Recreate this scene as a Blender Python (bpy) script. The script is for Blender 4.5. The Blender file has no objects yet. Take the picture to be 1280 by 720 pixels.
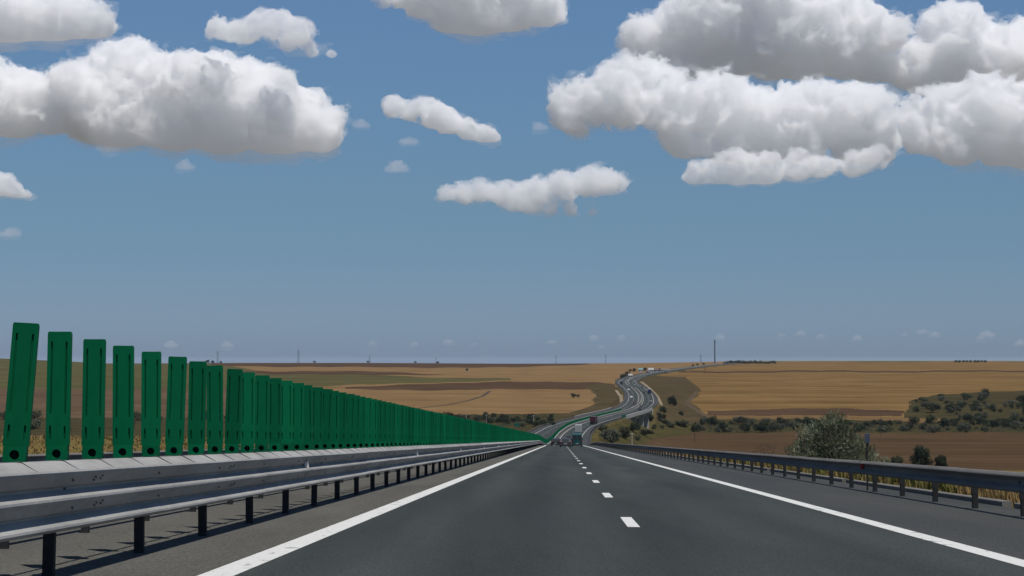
import bpy, bmesh, math, random
import numpy as np
from mathutils import Vector, Matrix
S = bpy.context.scene
COL = S.collection
R = math.radians

# ------------------------------------------------------------------ camera
F = 2130.0                                  # focal length in photo pixels (1280 wide)
PITCH = math.atan(90 / F)
EYE = Vector((0, 0, 1.2))                   # passenger's eye, 1.2 m above the asphalt
cam = bpy.data.cameras.new('camera'); camo = bpy.data.objects.new('camera', cam); COL.objects.link(camo)
camo.location = EYE; camo.rotation_euler = (math.pi / 2 + PITCH, 0, 0)
cam.sensor_width = 36; cam.lens = 36 * F / 1280; cam.clip_start = .1; cam.clip_end = 200000
S.camera = camo
# ------------------------------------------------------------------ sky
SUN = Vector((.2, -.33, 1)).normalized()
W = bpy.data.worlds.new('World'); S.world = W; W.use_nodes = True
nt = W.node_tree; bg = nt.nodes['Background']; bg.inputs[1].default_value = .1
sky = nt.nodes.new('ShaderNodeTexSky'); sky.sky_type = 'NISHITA'; sky.sun_disc = False
sky.sun_elevation = math.asin(SUN.z); sky.sun_rotation = math.atan2(SUN.x, SUN.y)
sky.dust_density = .3; sky.ozone_density = 2.0
tc = nt.nodes.new('ShaderNodeTexCoord'); sep = nt.nodes.new('ShaderNodeSeparateXYZ')
mr = nt.nodes.new('ShaderNodeMapRange'); mr.inputs['From Max'].default_value = 1
rp = nt.nodes.new('ShaderNodeValToRGB'); mx = nt.nodes.new('ShaderNodeMix'); mx.data_type = 'RGBA'; mx.blend_type = 'MULTIPLY'
mx.inputs[0].default_value = 1
SKYR = [(.0, (.285, .41, .76)), (.0141, (.305, .43, .76)), (.0328, (.315, .425, .685)), (.0609, (.32, .44, .63)),
        (.0888, (.36, .475, .61)), (.1166, (.395, .515, .645)), (.1531, (.45, .575, .69)), (.2058, (.51, .64, .77)), (.4, (.43, .55, .68)), (1., (.26, .38, .54))]
cr = rp.color_ramp
while len(cr.elements) < len(SKYR): cr.elements.new(.5)
for e, (p, c) in zip(cr.elements, SKYR): e.position = p; e.color = (*c, 1)
L = nt.links.new
L(tc.outputs['Generated'], sep.inputs[0]); L(sep.outputs['Z'], mr.inputs['Value']); L(mr.outputs[0], rp.inputs[0])
L(sky.outputs[0], mx.inputs['A']); L(rp.outputs[0], mx.inputs['B']); L(mx.outputs['Result'], bg.inputs[0])
# ------------------------------------------------------------------ sun
sun = bpy.data.lights.new('sun', 'SUN'); suno = bpy.data.objects.new('sun', sun); COL.objects.link(suno)
sun.energy = 3.8; sun.angle = R(.5); sun.color = (1, .955, .89)
suno.rotation_euler = (-SUN).to_track_quat('-Z', 'Y').to_euler()
# ------------------------------------------------------------------ exposure / render
S.view_settings.view_transform = 'Standard'; S.view_settings.look = 'None'; S.view_settings.exposure = 0; S.view_settings.gamma = 1
S.view_settings.use_curve_mapping = False
cy = S.cycles; cy.use_denoising = True; cy.max_bounces = 22; cy.volume_bounces = 20; cy.diffuse_bounces = 3; cy.glossy_bounces = 3
cy.transparent_max_bounces = 12; cy.sample_clamp_indirect = 6

# ================================================================== helpers
def srgb(r, g, b, k=1.2):
    """photo colour of a sunlit level surface -> base colour"""
    f = lambda c: (c / 255 / 12.92 if c < 11 else ((c / 255 + .055) / 1.055) ** 2.4) / k
    return (f(r), f(g), f(b))
MATS = {}
def mat(name, col, rough=.8, metal=0., var=.18, scale=1., stretch=(1, 1, 1), col2=None, bump=0., bscale=40., rnd=0., spec=.3, detail=4, fac=(.3, .7), fine=0., fscale=300):
    if name in MATS: return MATS[name]
    m = bpy.data.materials.new(name); m.use_nodes = True; t = m.node_tree; b = t.nodes['Principled BSDF']
    b.inputs['Roughness'].default_value = rough; b.inputs['Metallic'].default_value = metal; b.inputs['Specular IOR Level'].default_value = spec
    c2 = col2 or tuple(min(1, c * (1 + var)) for c in col); c1 = col if col2 else tuple(c * (1 - var) for c in col)
    co = t.nodes.new('ShaderNodeTexCoord'); mp = t.nodes.new('ShaderNodeMapping'); mp.inputs['Scale'].default_value = stretch
    n = t.nodes.new('ShaderNodeTexNoise'); n.inputs['Scale'].default_value = scale; n.inputs['Detail'].default_value = detail; n.inputs['Roughness'].default_value = .62
    ra = t.nodes.new('ShaderNodeMapRange'); ra.inputs['From Min'].default_value = fac[0]; ra.inputs['From Max'].default_value = fac[1]
    mi = t.nodes.new('ShaderNodeMix'); mi.data_type = 'RGBA'; mi.inputs['A'].default_value = (*c1, 1); mi.inputs['B'].default_value = (*c2, 1)
    l = t.links.new
    l(co.outputs['Object'], mp.inputs[0]); l(mp.outputs[0], n.inputs[0]); l(n.outputs['Fac'], ra.inputs[0]); l(ra.outputs[0], mi.inputs['Factor'])
    last = mi.outputs['Result']
    if rnd or fine:
        hv = t.nodes.new('ShaderNodeHueSaturation'); l(last, hv.inputs['Color']); last = hv.outputs['Color']
        if fine:
            n2 = t.nodes.new('ShaderNodeTexNoise'); n2.inputs['Scale'].default_value = fscale; n2.inputs['Detail'].default_value = 2
            l(co.outputs['Object'], n2.inputs[0]); src = n2.outputs['Fac']; k = fine
        else:
            oi = t.nodes.new('ShaderNodeObjectInfo'); src = oi.outputs['Random']; k = rnd
        r2 = t.nodes.new('ShaderNodeMapRange'); r2.inputs['To Min'].default_value = 1 - k; r2.inputs['To Max'].default_value = 1 + k
        if fine: r2.inputs['From Min'].default_value = .25; r2.inputs['From Max'].default_value = .75
        l(src, r2.inputs[0]); l(r2.outputs[0], hv.inputs['Value'])
    l(last, b.inputs['Base Color'])
    if bump:
        n3 = t.nodes.new('ShaderNodeTexNoise'); n3.inputs['Scale'].default_value = bscale; n3.inputs['Detail'].default_value = 3
        bm_ = t.nodes.new('ShaderNodeBump'); bm_.inputs['Strength'].default_value = bump; bm_.inputs['Distance'].default_value = .01
        l(co.outputs['Object'], n3.inputs[0]); l(n3.outputs['Fac'], bm_.inputs['Height']); l(bm_.outputs[0], b.inputs['Normal'])
    MATS[name] = m
    return m
def leafmat(name, c1, c2, rnd=.2, trans=.25):
    m = mat(name, c1, .75, 0, 0, 1.3, (1, 1, 1), c2, 0, 1, rnd, .2, 3, (.35, .65))
    t = m.node_tree; b = t.nodes['Principled BSDF']; o = t.nodes['Material Output']
    tr = t.nodes.new('ShaderNodeBsdfTranslucent'); ms = t.nodes.new('ShaderNodeMixShader'); ms.inputs[0].default_value = trans
    src = b.inputs['Base Color'].links[0].from_socket
    t.links.new(src, tr.inputs[0]); t.links.new(b.outputs[0], ms.inputs[1]); t.links.new(tr.outputs[0], ms.inputs[2]); t.links.new(ms.outputs[0], o.inputs['Surface'])
    return m
def tag(o, label=None, cat=None, group=None, kind=None):
    if label: o['label'] = label
    if cat: o['category'] = cat
    if group: o['group'] = group
    if kind: o['kind'] = kind
    return o
def link(name, me, parent=None, loc=None, rz=0):
    o = bpy.data.objects.new(name, me); COL.objects.link(o)
    if parent: o.parent = parent
    if loc is not None: o.location = loc
    if rz: o.rotation_euler.z = rz
    return o
def empty(name, loc=(0, 0, 0), rz=0):
    return link(name, None, None, loc, rz)
def mesh_np(name, V, Q, m, smooth=False):
    V = np.asarray(V, np.float32); Q = np.asarray(Q, np.int32); me = bpy.data.meshes.new(name)
    k = Q.shape[1]
    me.vertices.add(len(V)); me.vertices.foreach_set('co', V.ravel())
    me.loops.add(Q.size); me.loops.foreach_set('vertex_index', Q.ravel())
    me.polygons.add(len(Q)); me.polygons.foreach_set('loop_start', np.arange(0, Q.size, k, dtype=np.int32))
    me.polygons.foreach_set('use_smooth', np.full(len(Q), smooth))
    me.update(calc_edges=True)
    if m: me.materials.append(m)
    return me
class MB:
    def __init__(s): s.v = []; s.f = []
    def add(s, vs, fs):
        n = len(s.v); s.v += [tuple(v) for v in vs]; s.f += [tuple(n + i for i in f) for f in fs]; return s
    def box(s, x0, x1, y0, y1, z0, z1, tx=0, ty=0, oy=0):
        """box, optional inset tx,ty of the top and shift oy of the top"""
        return s.add([(x0, y0, z0), (x1, y0, z0), (x1, y1, z0), (x0, y1, z0), (x0 + tx, y0 + ty + oy, z1), (x1 - tx, y0 + ty + oy, z1), (x1 - tx, y1 - ty + oy, z1), (x0 + tx, y1 - ty + oy, z1)],
                     [(3, 2, 1, 0), (4, 5, 6, 7), (0, 1, 5, 4), (1, 2, 6, 5), (2, 3, 7, 6), (3, 0, 4, 7)])
    def tube(s, a, b, r0, r1, n=6):
        a, b = Vector(a), Vector(b); d = (b - a).normalized(); u = d.orthogonal().normalized(); w = d.cross(u)
        vs = [p + (u * math.cos(6.2832 * i / n) + w * math.sin(6.2832 * i / n)) * r for p, r in ((a, r0), (b, r1)) for i in range(n)]
        return s.add(vs, [(i, (i + 1) % n, n + (i + 1) % n, n + i) for i in range(n)] + [tuple(range(n))[::-1], tuple(range(n, 2 * n))])
    def prism(s, prof, x0, x1, tx=0, ztop=1e9):
        """side profile [(y,z)] (counter-clockwise seen from +x) extruded over x; points above ztop pulled in by tx"""
        n = len(prof); vs = []
        for x, sg in ((x0, 1), (x1, -1)):
            for y, z in prof: vs.append((x + sg * (tx if z >= ztop else 0), y, z))
        return s.add(vs, [(i, (i + 1) % n, n + (i + 1) % n, n + i)[::-1] for i in range(n)] + [tuple(range(n))[::-1], tuple(range(n, 2 * n))][::1])
    def mesh(s, name, m, smooth=False, bevel=0):
        me = bpy.data.meshes.new(name); me.from_pydata(s.v, [], s.f)
        b = bmesh.new(); b.from_mesh(me); bmesh.ops.recalc_face_normals(b, faces=b.faces)
        if bevel: bmesh.ops.bevel(b, geom=b.edges[:], offset=bevel, segments=1, affect='EDGES')
        b.to_mesh(me); b.free()
        if m: me.materials.append(m)
        if smooth: me.polygons.foreach_set('use_smooth', [True] * len(me.polygons))
        return me
    def build(s, name, m, parent=None, loc=None, rz=0, smooth=False, bevel=0):
        return link(name, s.mesh(name, m, smooth, bevel), parent, loc, rz)
def copy_tree(o, parent=None):
    c = o.copy(); COL.objects.link(c); c.parent = parent
    for ch in list(o.children): copy_tree(ch, c)
    return c
def ray(u, v):
    a = (u - 640) / F; b = (360 - v) / F; cp, sp = math.cos(PITCH), math.sin(PITCH)
    d = Vector((a, cp - b * sp, sp + b * cp)); return d / d.y
def at(u, v, Y): return EYE + ray(u, v) * Y
def proj(X, Y, Z):
    cp, sp = math.cos(PITCH), math.sin(PITCH); z = Z - EYE.z
    dep = Y * cp + z * sp; up = -Y * sp + z * cp
    return 640 + F * X / dep, 360 - F * up / dep

# ================================================================== road alignment  (lat 0 = the photographer's track, + = right)
RD = np.array([(-60, -1.716, -1.59), (0, 0, 1.2), (100, 2.86, 5.85), (200, 5.72, 10.5), (300, 8.58, 15.15), (365, 10.44, 18.2), (420, 12.2, 21.2), (480, 14.3, 24.4), (560, 17.9, 26.9), (667, 23.6, 28.5),
               (766, 31.8, 29.5), (841, 42, 30), (941, 58, 30.5), (1082, 80.5, 31), (1180, 92.5, 30.6), (1350, 106.5, 28.3), (1580, 118, 26), (1800, 127, 24.8), (1966, 138, 23.6),
               (2080, 152, 21.5), (2255, 186, 18.3), (2458, 231, 15.2), (2757, 300, 11.5), (3400, 440, 7.5), (4000, 570, 5.5)], float)
def _slopes(x, y):
    d = np.diff(y) / np.diff(x); s = np.empty_like(y); s[1:-1] = (d[1:] * np.diff(x)[:-1] + d[:-1] * np.diff(x)[1:]) / (np.diff(x)[:-1] + np.diff(x)[1:]); s[0] = d[0]; s[-1] = d[-1]; return s
_SX, _SZ = _slopes(RD[:, 0], RD[:, 1]), _slopes(RD[:, 0], RD[:, 2])
def _herm(Y, yv, s):
    x = RD[:, 0]; Y = np.clip(Y, x[0], x[-1]); i = np.clip(np.searchsorted(x, Y, 'right') - 1, 0, len(x) - 2); h = x[i + 1] - x[i]; t = (Y - x[i]) / h
    return yv[i] * (2 * t ** 3 - 3 * t ** 2 + 1) + h * s[i] * (t ** 3 - 2 * t ** 2 + t) + yv[i + 1] * (3 * t ** 2 - 2 * t ** 3) + h * s[i + 1] * (t ** 3 - t ** 2)
def RX(Y): return _herm(np.asarray(Y, float), RD[:, 1], _SX)
def RZ(Y): return 1.2 - _herm(np.asarray(Y, float), RD[:, 2], _SZ)
def RH(Y): return (RX(np.asarray(Y, float) + 1) - RX(np.asarray(Y, float) - 1)) / 2      # dX/dY
def P(Y, lat, h=0.):
    """world point at chainage Y, lateral offset, height above the asphalt"""
    Y = np.asarray(Y, float); k = RH(Y); c = 1 / np.sqrt(1 + k * k)
    return np.stack(np.broadcast_arrays(RX(Y) + lat * c, Y - lat * k * c, RZ(Y) + h), -1)
def sweep(name, prof, Ys, m, closed=True, smooth=False):
    """prof [(lat,h)] swept along the road"""
    Ys = np.asarray(Ys, float); n = len(prof); k = len(Ys)
    V = np.concatenate([P(Ys, l, h)[:, None, :] for l, h in prof], 1).reshape(-1, 3)
    i = np.arange(k - 1)[:, None] * n; j = np.arange(n if closed else n - 1)[None, :]; j2 = (j + 1) % n
    Q = np.stack([i + j, i + j2, i + n + j2, i + n + j], -1).reshape(-1, 4)
    me = mesh_np(name, V, Q[:, ::-1], m, smooth)
    if not closed: me.attributes.new('lat', 'FLOAT', 'POINT').data.foreach_set('value', np.tile(np.array([l for l, h in prof], np.float32), k))
    if closed:
        b = bmesh.new(); b.from_mesh(me); b.verts.ensure_lookup_table()
        try:
            b.faces.new([b.verts[q] for q in range(n)]); b.faces.new([b.verts[(k - 1) * n + q] for q in range(n)][::-1])
        except Exception: pass
        bmesh.ops.recalc_face_normals(b, faces=b.faces); b.to_mesh(me); b.free()
    return me
YR = np.concatenate([np.arange(-50, 400, 10), np.arange(400, 1000, 8), np.arange(1000, 3900, 14)])

# ================================================================== terrain
PR = np.array([(-600, 18), (-60, 1.5), (0, -2.2), (100, -9), (200, -15.5), (400, -28.5), (580, -36.8), (700, -39.5), (980, -42.5), (1080, -43), (1150, -40.8), (1300, -32.7), (1500, -26.5), (2000, -21.5), (3000, -12.5), (4000, -4.6), (6000, -3.2), (60000, -16)], float)
PL = np.array([(-600, 28), (0, .1), (250, -11.6), (400, -24), (600, -36), (800, -42), (980, -43.3), (1080, -43), (1150, -40.8), (1300, -32.5), (1500, -26.5), (2000, -22), (3000, -13.8), (4000, -7.2), (6000, -17), (60000, -160)], float)
def smooth_interp(Y, T):
    return (np.interp(Y * .97, T[:, 0], T[:, 1]) + np.interp(Y, T[:, 0], T[:, 1]) * 2 + np.interp(Y * 1.03, T[:, 0], T[:, 1])) / 4
def ground(X, Y):
    X = np.asarray(X, float); Y = np.asarray(Y, float)
    k = RH(Y); lat = (X - RX(Y)) / np.sqrt(1 + k * k); zr = RZ(Y)
    w = np.clip((lat + 12) / 14, 0, 1); a_ = X / np.maximum(Y, 1); wf = np.clip((a_ - .05) / .10, 0, 1); wf = wf * wf * (3 - 2 * wf); fw = np.clip((Y - 1700) / 700, 0, 1); w = w * (1 - fw) + wf * fw; nat = smooth_interp(Y, PR) * w + smooth_interp(Y, PL) * (1 - w) + 1.2
    far = np.clip((Y - 1050) / 500, 0, 1) * np.clip(np.abs(lat) / 120 - .2, 0, 1)
    nat = nat + far * (1.1 * np.sin(X / 170 + 1.3) * np.sin(Y / 410 + .5) + .8 * np.sin(X / 71 + Y / 230) * np.clip(1.6 - Y / 3000, 0, 1))
    nat = nat + 17 * np.clip((-a_ - .165) / .13, 0, 1.3) * np.exp(-((Y - 2700) / 750) ** 2)
    t = np.maximum(0, np.maximum(lat - 8.15, -17.75 - lat))
    br = np.maximum(0, np.minimum(Y - 898, 1084 - Y)) * .6
    lo = zr - .05 - np.maximum(0, t - .8) * .5 - br; hi = zr - .05 + np.maximum(0, t - 1.0) * .45
    hi = np.where(br > 0, np.minimum(hi, np.maximum(zr - 3, nat)), hi)
    z = np.clip(nat, lo, hi); z = np.where(t <= 0, np.maximum(np.minimum(zr - .35 - br, hi), np.minimum(nat, zr - .35)), z)
    z = np.where(Y > 3900, nat, z)
    return z
def gz(x, y): return float(ground(np.array([x]), np.array([y]))[0])
_YY = np.concatenate([np.arange(20, 1800, 1.5), np.arange(1800, 6000, 6)])
def ground_at(u, v, ymin=20):
    d = ray(u, v); Y = _YY[_YY >= ymin]; X = d.x * Y; Z = EYE.z + d.z * Y; g = ground(X, Y); i = np.argmax(Z < g)
    if not (Z < g).any(): i = len(Y) - 1
    return Vector((X[i], Y[i], g[i]))
# ---- materials of the land
lon = (.004, .03, 1)
M_DRY = mat('dry_grass_ground', srgb(128, 108, 68), 1, 0, .25, .6, col2=srgb(96, 92, 52), fine=.25, fscale=6, spec=0)
FIELD = {
 'stubble_field': mat('stubble', srgb(105, 82, 50), .95, 0, 0, 1, (.0022, .028, 1), srgb(137, 110, 72), fine=.16, fscale=.022, spec=0, detail=6),
 'ploughed_field': mat('ploughed', srgb(74, 60, 45), .95, 0, 0, 1, (.006, .09, 1), srgb(95, 76, 57), fine=.16, fscale=.022, spec=0, detail=6),
 'scrub_land': mat('scrub', srgb(60, 57, 40), 1, 0, 0, .05, (1, 1, 1), srgb(80, 72, 48), fine=.2, fscale=.5, spec=0),
 'pale_stubble_strip': mat('pale_strip', srgb(112, 90, 62), .95, 0, .1, .02, spec=0),
 'fallow_and_cloud_shade': mat('fallow_cloud_shade', srgb(76, 60, 47), .95, 0, 0, 1, (.004, .03, 1), srgb(92, 72, 55), fine=.16, fscale=.022, spec=0),  # fallow land, also dark bands where cloud shadow is put into the colour
 'cutting_slope': mat('cutting', srgb(70, 64, 46), 1, 0, 0, .035, (1, 1, 1), srgb(92, 78, 56), fine=.15, fscale=.4, spec=0),
 'green_field': mat('greenfield', srgb(80, 78, 50), .95, 0, 0, 1, (.002, .02, 1), srgb(98, 92, 60), fine=.16, fscale=.022, spec=0),
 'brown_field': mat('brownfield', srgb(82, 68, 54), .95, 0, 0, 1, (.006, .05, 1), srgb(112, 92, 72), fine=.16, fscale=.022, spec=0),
 'valley_meadow': mat('meadow', srgb(64, 63, 40), 1, 0, 0, .05, (1, 1, 1), srgb(88, 80, 50), fine=.15, fscale=.5, spec=0),
 'pale_stubble_field': mat('stubble_left', srgb(120, 95, 64), .95, 0, 0, 1, (.0022, .028, 1), srgb(140, 114, 80), fine=.16, fscale=.022, spec=0, detail=6),
 'verge': mat('verge', srgb(78, 72, 46), 1, 0, 0, .06, (1, 1, 1), srgb(100, 90, 58), fine=.15, fscale=.6, spec=0),
 'distant_bounce_plain': mat('bounce_plain', (.21, .20, .175), 1, 0, .15, .001, spec=0),  # unseen land past the skyline, pale to bounce light onto cloud bases
 'ground': M_DRY}
def poly(pts): return np.array(pts, float)
ZONES = [   # outlines traced in the photograph, laid on the land they show
 ('scrub_land', poly([(-2500, 516), (330, 519), (560, 519), (690, 517), (735, 514), (735, 600), (-2500, 600)])),
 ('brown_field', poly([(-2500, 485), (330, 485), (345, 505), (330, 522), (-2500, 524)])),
 ('green_field', poly([(-2500, 430), (180, 440), (262, 452), (320, 463), (430, 467.5), (560, 472), (640, 473.5), (640, 476), (520, 478.5), (430, 482), (330, 486), (-2500, 488)])),
 ('fallow_and_cloud_shade', poly([(430, 485), (520, 479.5), (640, 477.5), (742, 477), (768, 480), (766, 486), (640, 487), (540, 487.5), (430, 487)])),  # cloud-shadow band, painted as darker field colour
 ('fallow_and_cloud_shade', poly([(290, 463.5), (480, 464.6), (560, 468), (470, 469), (380, 468), (290, 466)])),
 ('fallow_and_cloud_shade', poly([(262, 451), (720, 451.5), (740, 455), (640, 459.5), (420, 459), (262, 457)])),
 ('scrub_land', poly([(720, 560), (755, 520), (800, 521), (880, 523), (1000, 524), (1133, 526), (1133, 508), (1142, 499), (1165, 494), (1280, 488), (2500, 478), (2500, 541), (868, 541), (800, 556)])),
 ('pale_stubble_strip', poly([(895, 519.5), (1000, 520), (1150, 522), (1192, 525), (1160, 528.5), (1080, 524), (900, 523.5)])),
 ('fallow_and_cloud_shade', poly([(884, 513.5), (960, 511), (1060, 511), (1131, 513), (1131, 520), (1000, 519.5), (888, 519)])),
 ('ploughed_field', poly([(778, 566), (800, 552), (868, 541), (2500, 541), (2500, 760), (778, 760)])),
 ('valley_meadow', poly([(730, 565), (752, 528), (800, 526), (885, 533), (868, 541), (812, 549), (790, 570)])),
 ('cutting_slope', poly([(788, 528), (786, 506), (806, 505), (808, 484), (798, 472), (815, 470), (856, 471.5), (877, 488), (862, 504), (888, 522), (882, 531)])),
 ('cutting_slope', poly([(730, 482), (757, 479), (782, 486), (790, 500), (778, 510), (735, 517), (700, 520), (744, 504), (742, 490)])),
 ('fallow_and_cloud_shade', poly([(850, 464), (1000, 463.4), (2500, 462.6), (2500, 464.4), (1000, 465.2), (850, 466)])),
 ('green_field', poly([(905, 440), (2500, 440), (2500, 452.0), (1040, 452.4), (905, 452.6)])),
]
def inpoly(u, v, p):
    r = np.zeros(u.shape, bool); n = len(p)
    for i in range(n):
        x0, y0 = p[i]; x1, y1 = p[(i + 1) % n]
        c = ((y0 > v) != (y1 > v)); 
        with np.errstate(divide='ignore', invalid='ignore'): r ^= c & (u < (x1 - x0) * (v - y0) / (y1 - y0 + 1e-12) + x0)
    return r
def build_land():
    a = np.concatenate([[-6, -3.5, -2, -1.2, -.8, -.6, -.48, -.41], np.linspace(-.36, .36, 520), [.41, .48, .6, .8, 1.2, 2, 3.5, 6]])
    Y = np.concatenate([np.arange(3, 60, 2.), np.arange(60, 600, 7.), np.arange(600, 1000, 4.), np.arange(1000, 1700, 3.2), 1700 * 1.0062 ** np.arange(150), 4330 * 1.055 ** np.arange(48)])
    A, YY = np.meshgrid(a, Y); X = np.clip(A * YY, -56000, 56000)
    Z = ground(X.ravel(), YY.ravel()).reshape(X.shape)
    V = np.stack([X, YY, Z], -1).reshape(-1, 3); nr, nc = X.shape
    q = (np.arange(nr - 1)[:, None] * nc + np.arange(nc - 1)[None, :]).ravel()
    Q = np.stack([q, q + 1, q + nc + 1, q + nc], 1)
    C = V[Q].mean(1); u, v = proj(C[:, 0], C[:, 1], C[:, 2])
    u = u + 3 * np.sin(C[:, 1] / 23) * (v > 490); v = v + .5 * np.sin(u / 31) + .35 * np.sin(u / 9.7)
    zone = np.full(len(Q), -1); zone[C[:, 1] > 540] = -2
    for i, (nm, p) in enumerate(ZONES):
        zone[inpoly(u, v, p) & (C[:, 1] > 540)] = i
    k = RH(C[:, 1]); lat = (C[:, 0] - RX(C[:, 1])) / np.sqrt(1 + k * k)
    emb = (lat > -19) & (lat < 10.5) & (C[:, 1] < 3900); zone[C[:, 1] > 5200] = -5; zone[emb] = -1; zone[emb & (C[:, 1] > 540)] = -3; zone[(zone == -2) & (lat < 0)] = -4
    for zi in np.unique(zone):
        nm = {-1: 'ground', -2: 'stubble_field', -3: 'verge', -5: 'distant_bounce_plain', -4: 'pale_stubble_field'}.get(zi) or ZONES[zi][0]
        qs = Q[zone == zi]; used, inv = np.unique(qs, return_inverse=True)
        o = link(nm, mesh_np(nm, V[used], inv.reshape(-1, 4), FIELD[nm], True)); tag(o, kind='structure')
    # behind the photographer
    g = np.linspace(-600, 3, 60); xx = np.linspace(-700, 700, 140); X, YY = np.meshgrid(xx, g); Z = ground(X.ravel(), YY.ravel())
    V = np.stack([X.ravel(), YY.ravel(), Z], -1); q = (np.arange(59)[:, None] * 140 + np.arange(139)[None, :]).ravel()
    tag(link('ground', mesh_np('ground', V, np.stack([q, q + 1, q + 141, q + 140], 1), M_DRY, True)), kind='structure')
build_land()

# ================================================================== haze in the air
hb_ = MB(); hb_.box(-57000, 57000, -1200, 57500, -175, 48)
hm = bpy.data.materials.new('haze'); hm.use_nodes = True; ht = hm.node_tree; ht.nodes.clear()
ho = ht.nodes.new('ShaderNodeOutputMaterial'); hp = ht.nodes.new('ShaderNodeVolumePrincipled')
hp.inputs['Color'].default_value = (.56, .69, .86, 1); hp.inputs['Density'].default_value = 2e-5
ht.links.new(hp.outputs[0], ho.inputs['Volume'])
tag(hb_.build('haze', hm), kind='stuff')

# ================================================================== road surface
M_ASPH = mat('asphalt', srgb(60, 66, 65), .9, 0, 0, .35, (1.6, .12, 1), srgb(76, 81, 79), .5, 90, fine=.5, fscale=38, spec=.06)
M_SHO = mat('shoulder_asphalt', srgb(90, 89, 84), .92, 0, 0, .5, (1.2, .2, 1), srgb(106, 104, 97), .4, 180, fine=.5, fscale=30, spec=.05)
M_HSH = mat('hard_shoulder_asphalt', srgb(70, 73, 74), .92, 0, 0, .4, (1.2, .15, 1), srgb(82, 83, 82), .35, 200, fine=.45, fscale=34, spec=.05)
M_WHITE = mat('road_paint', srgb(120, 122, 120), .9, 0, 0, 5, (1, .5, 1), srgb(224, 224, 219), fine=.10, fscale=25, detail=8, fac=(.30, .42), spec=.1)
M_CONC = mat('concrete', srgb(126, 124, 118), .9, 0, .15, 1.2, fine=.1, fscale=20)
def wheel_tracks(m, k, per, ph):
    t = m.node_tree; b = t.nodes['Principled BSDF']; src = b.inputs['Base Color'].links[0].from_socket; l = t.links.new
    at_ = t.nodes.new('ShaderNodeAttribute'); at_.attribute_name = 'lat'; co = t.nodes.new('ShaderNodeTexCoord')
    nz = t.nodes.new('ShaderNodeTexNoise'); nz.inputs['Scale'].default_value = .12; nz.inputs['Detail'].default_value = 3; l(co.outputs['Object'], nz.inputs[0])
    def M(op, a, b_): 
        q = t.nodes.new('ShaderNodeMath'); q.operation = op
        for i, x in enumerate((a, b_)):
            if isinstance(x, (int, float)): q.inputs[i].default_value = x
            elif x is not None: l(x, q.inputs[i])
        return q.outputs[0]
    ang = M('ADD', M('MULTIPLY', M('ADD', at_.outputs['Fac'], ph), 6.28318 / per), M('MULTIPLY', nz.outputs['Fac'], 1.6))
    val = M('ADD', M('MULTIPLY', M('MULTIPLY', M('COSINE', ang, None), k), M('ADD', nz.outputs['Fac'], .4)), 1.)
    hv = t.nodes.new('ShaderNodeHueSaturation'); l(src, hv.inputs['Color']); l(val, hv.inputs['Value']); l(hv.outputs[0], b.inputs['Base Color'])
wheel_tracks(M_ASPH, .09, 1.87, 1.4)
def sheet(name, l0, l1, h, m, Ys=YR, parent=None, kind='structure'):
    o = link(name, sweep(name, [(l0, h), (l1, h)], Ys, m, closed=False), parent)
    if kind and not parent: tag(o, kind=kind)
    return o
road = sheet('road', -3.05, 4.5, 0, M_ASPH)
sheet('median_shoulder', -6.7, -3.05, -.002, M_SHO)
sheet('hard_shoulder', 4.5, 8.02, -.002, M_HSH)
opp = sheet('road', -14.1, -6.7, 0, M_ASPH)
sheet('hard_shoulder', -17.6, -14.1, -.002, M_HSH)
for rd_, l0, l1 in ((road, -3.19, -2.87), (road, 4.37, 4.63), (opp, -6.85, -6.6), (opp, -14.12, -13.88)):
    c = (l0 + l1) / 2; sheet('edge_line', l0, l1, .005, M_WHITE, YR[YR <= 424], rd_); sheet('edge_line', c - .09, c + .09, .005, M_WHITE, YR[YR >= 424], rd_)
def dashes(road, lat, y0, n):
    for k in range(n):
        a = y0 + 12 * k
        link('lane_dash', sweep('lane_dash', [(lat - .085, .006), (lat + .085, .006)], [a, a + 1.5, a + 3.0], M_WHITE, closed=False), road)
    V = []; Q = []
    for k in range(n, 290):
        a = y0 + 12 * k; i = len(V)
        for yy in (a, a + 3): V += [P(yy, lat - .12, .006), P(yy, lat + .12, .006)]
        Q.append((i, i + 1, i + 3, i + 2))
    tag(link('distant_lane_dash', mesh_np('distant_lane_dash', np.array(V), Q, M_WHITE), road), kind='stuff')
dashes(road, 1.0, 23.5 - 24, 90)
dashes(opp, -10.35, 5, 60)

# ================================================================== guard rails
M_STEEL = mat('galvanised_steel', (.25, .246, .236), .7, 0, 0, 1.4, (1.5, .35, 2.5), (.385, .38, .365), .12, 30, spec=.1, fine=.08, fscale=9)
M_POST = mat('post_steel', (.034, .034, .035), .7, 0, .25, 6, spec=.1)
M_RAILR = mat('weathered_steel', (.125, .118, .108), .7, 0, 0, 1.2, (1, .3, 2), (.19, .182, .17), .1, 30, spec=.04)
M_BOLT = mat('bolt_steel', (.10, .10, .105), .5, .6, .2, 4)
M_REFL = mat('white_reflector', (.78, .78, .76), .4, 0, .05, 5)
M_RED = mat('red_reflector', (.05, .005, .007), .35, 0, .1, 5)
def thick(prof, t):
    """open profile -> closed strip of thickness t"""
    p = [Vector((x, y)) for x, y in prof]; n = len(p); off = []
    for i in range(n):
        d = (p[min(i + 1, n - 1)] - p[max(i - 1, 0)]).normalized(); off.append(p[i] + Vector((-d.y, d.x)) * t)
    return [tuple(q) for q in p] + [tuple(q) for q in off[::-1]]
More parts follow.
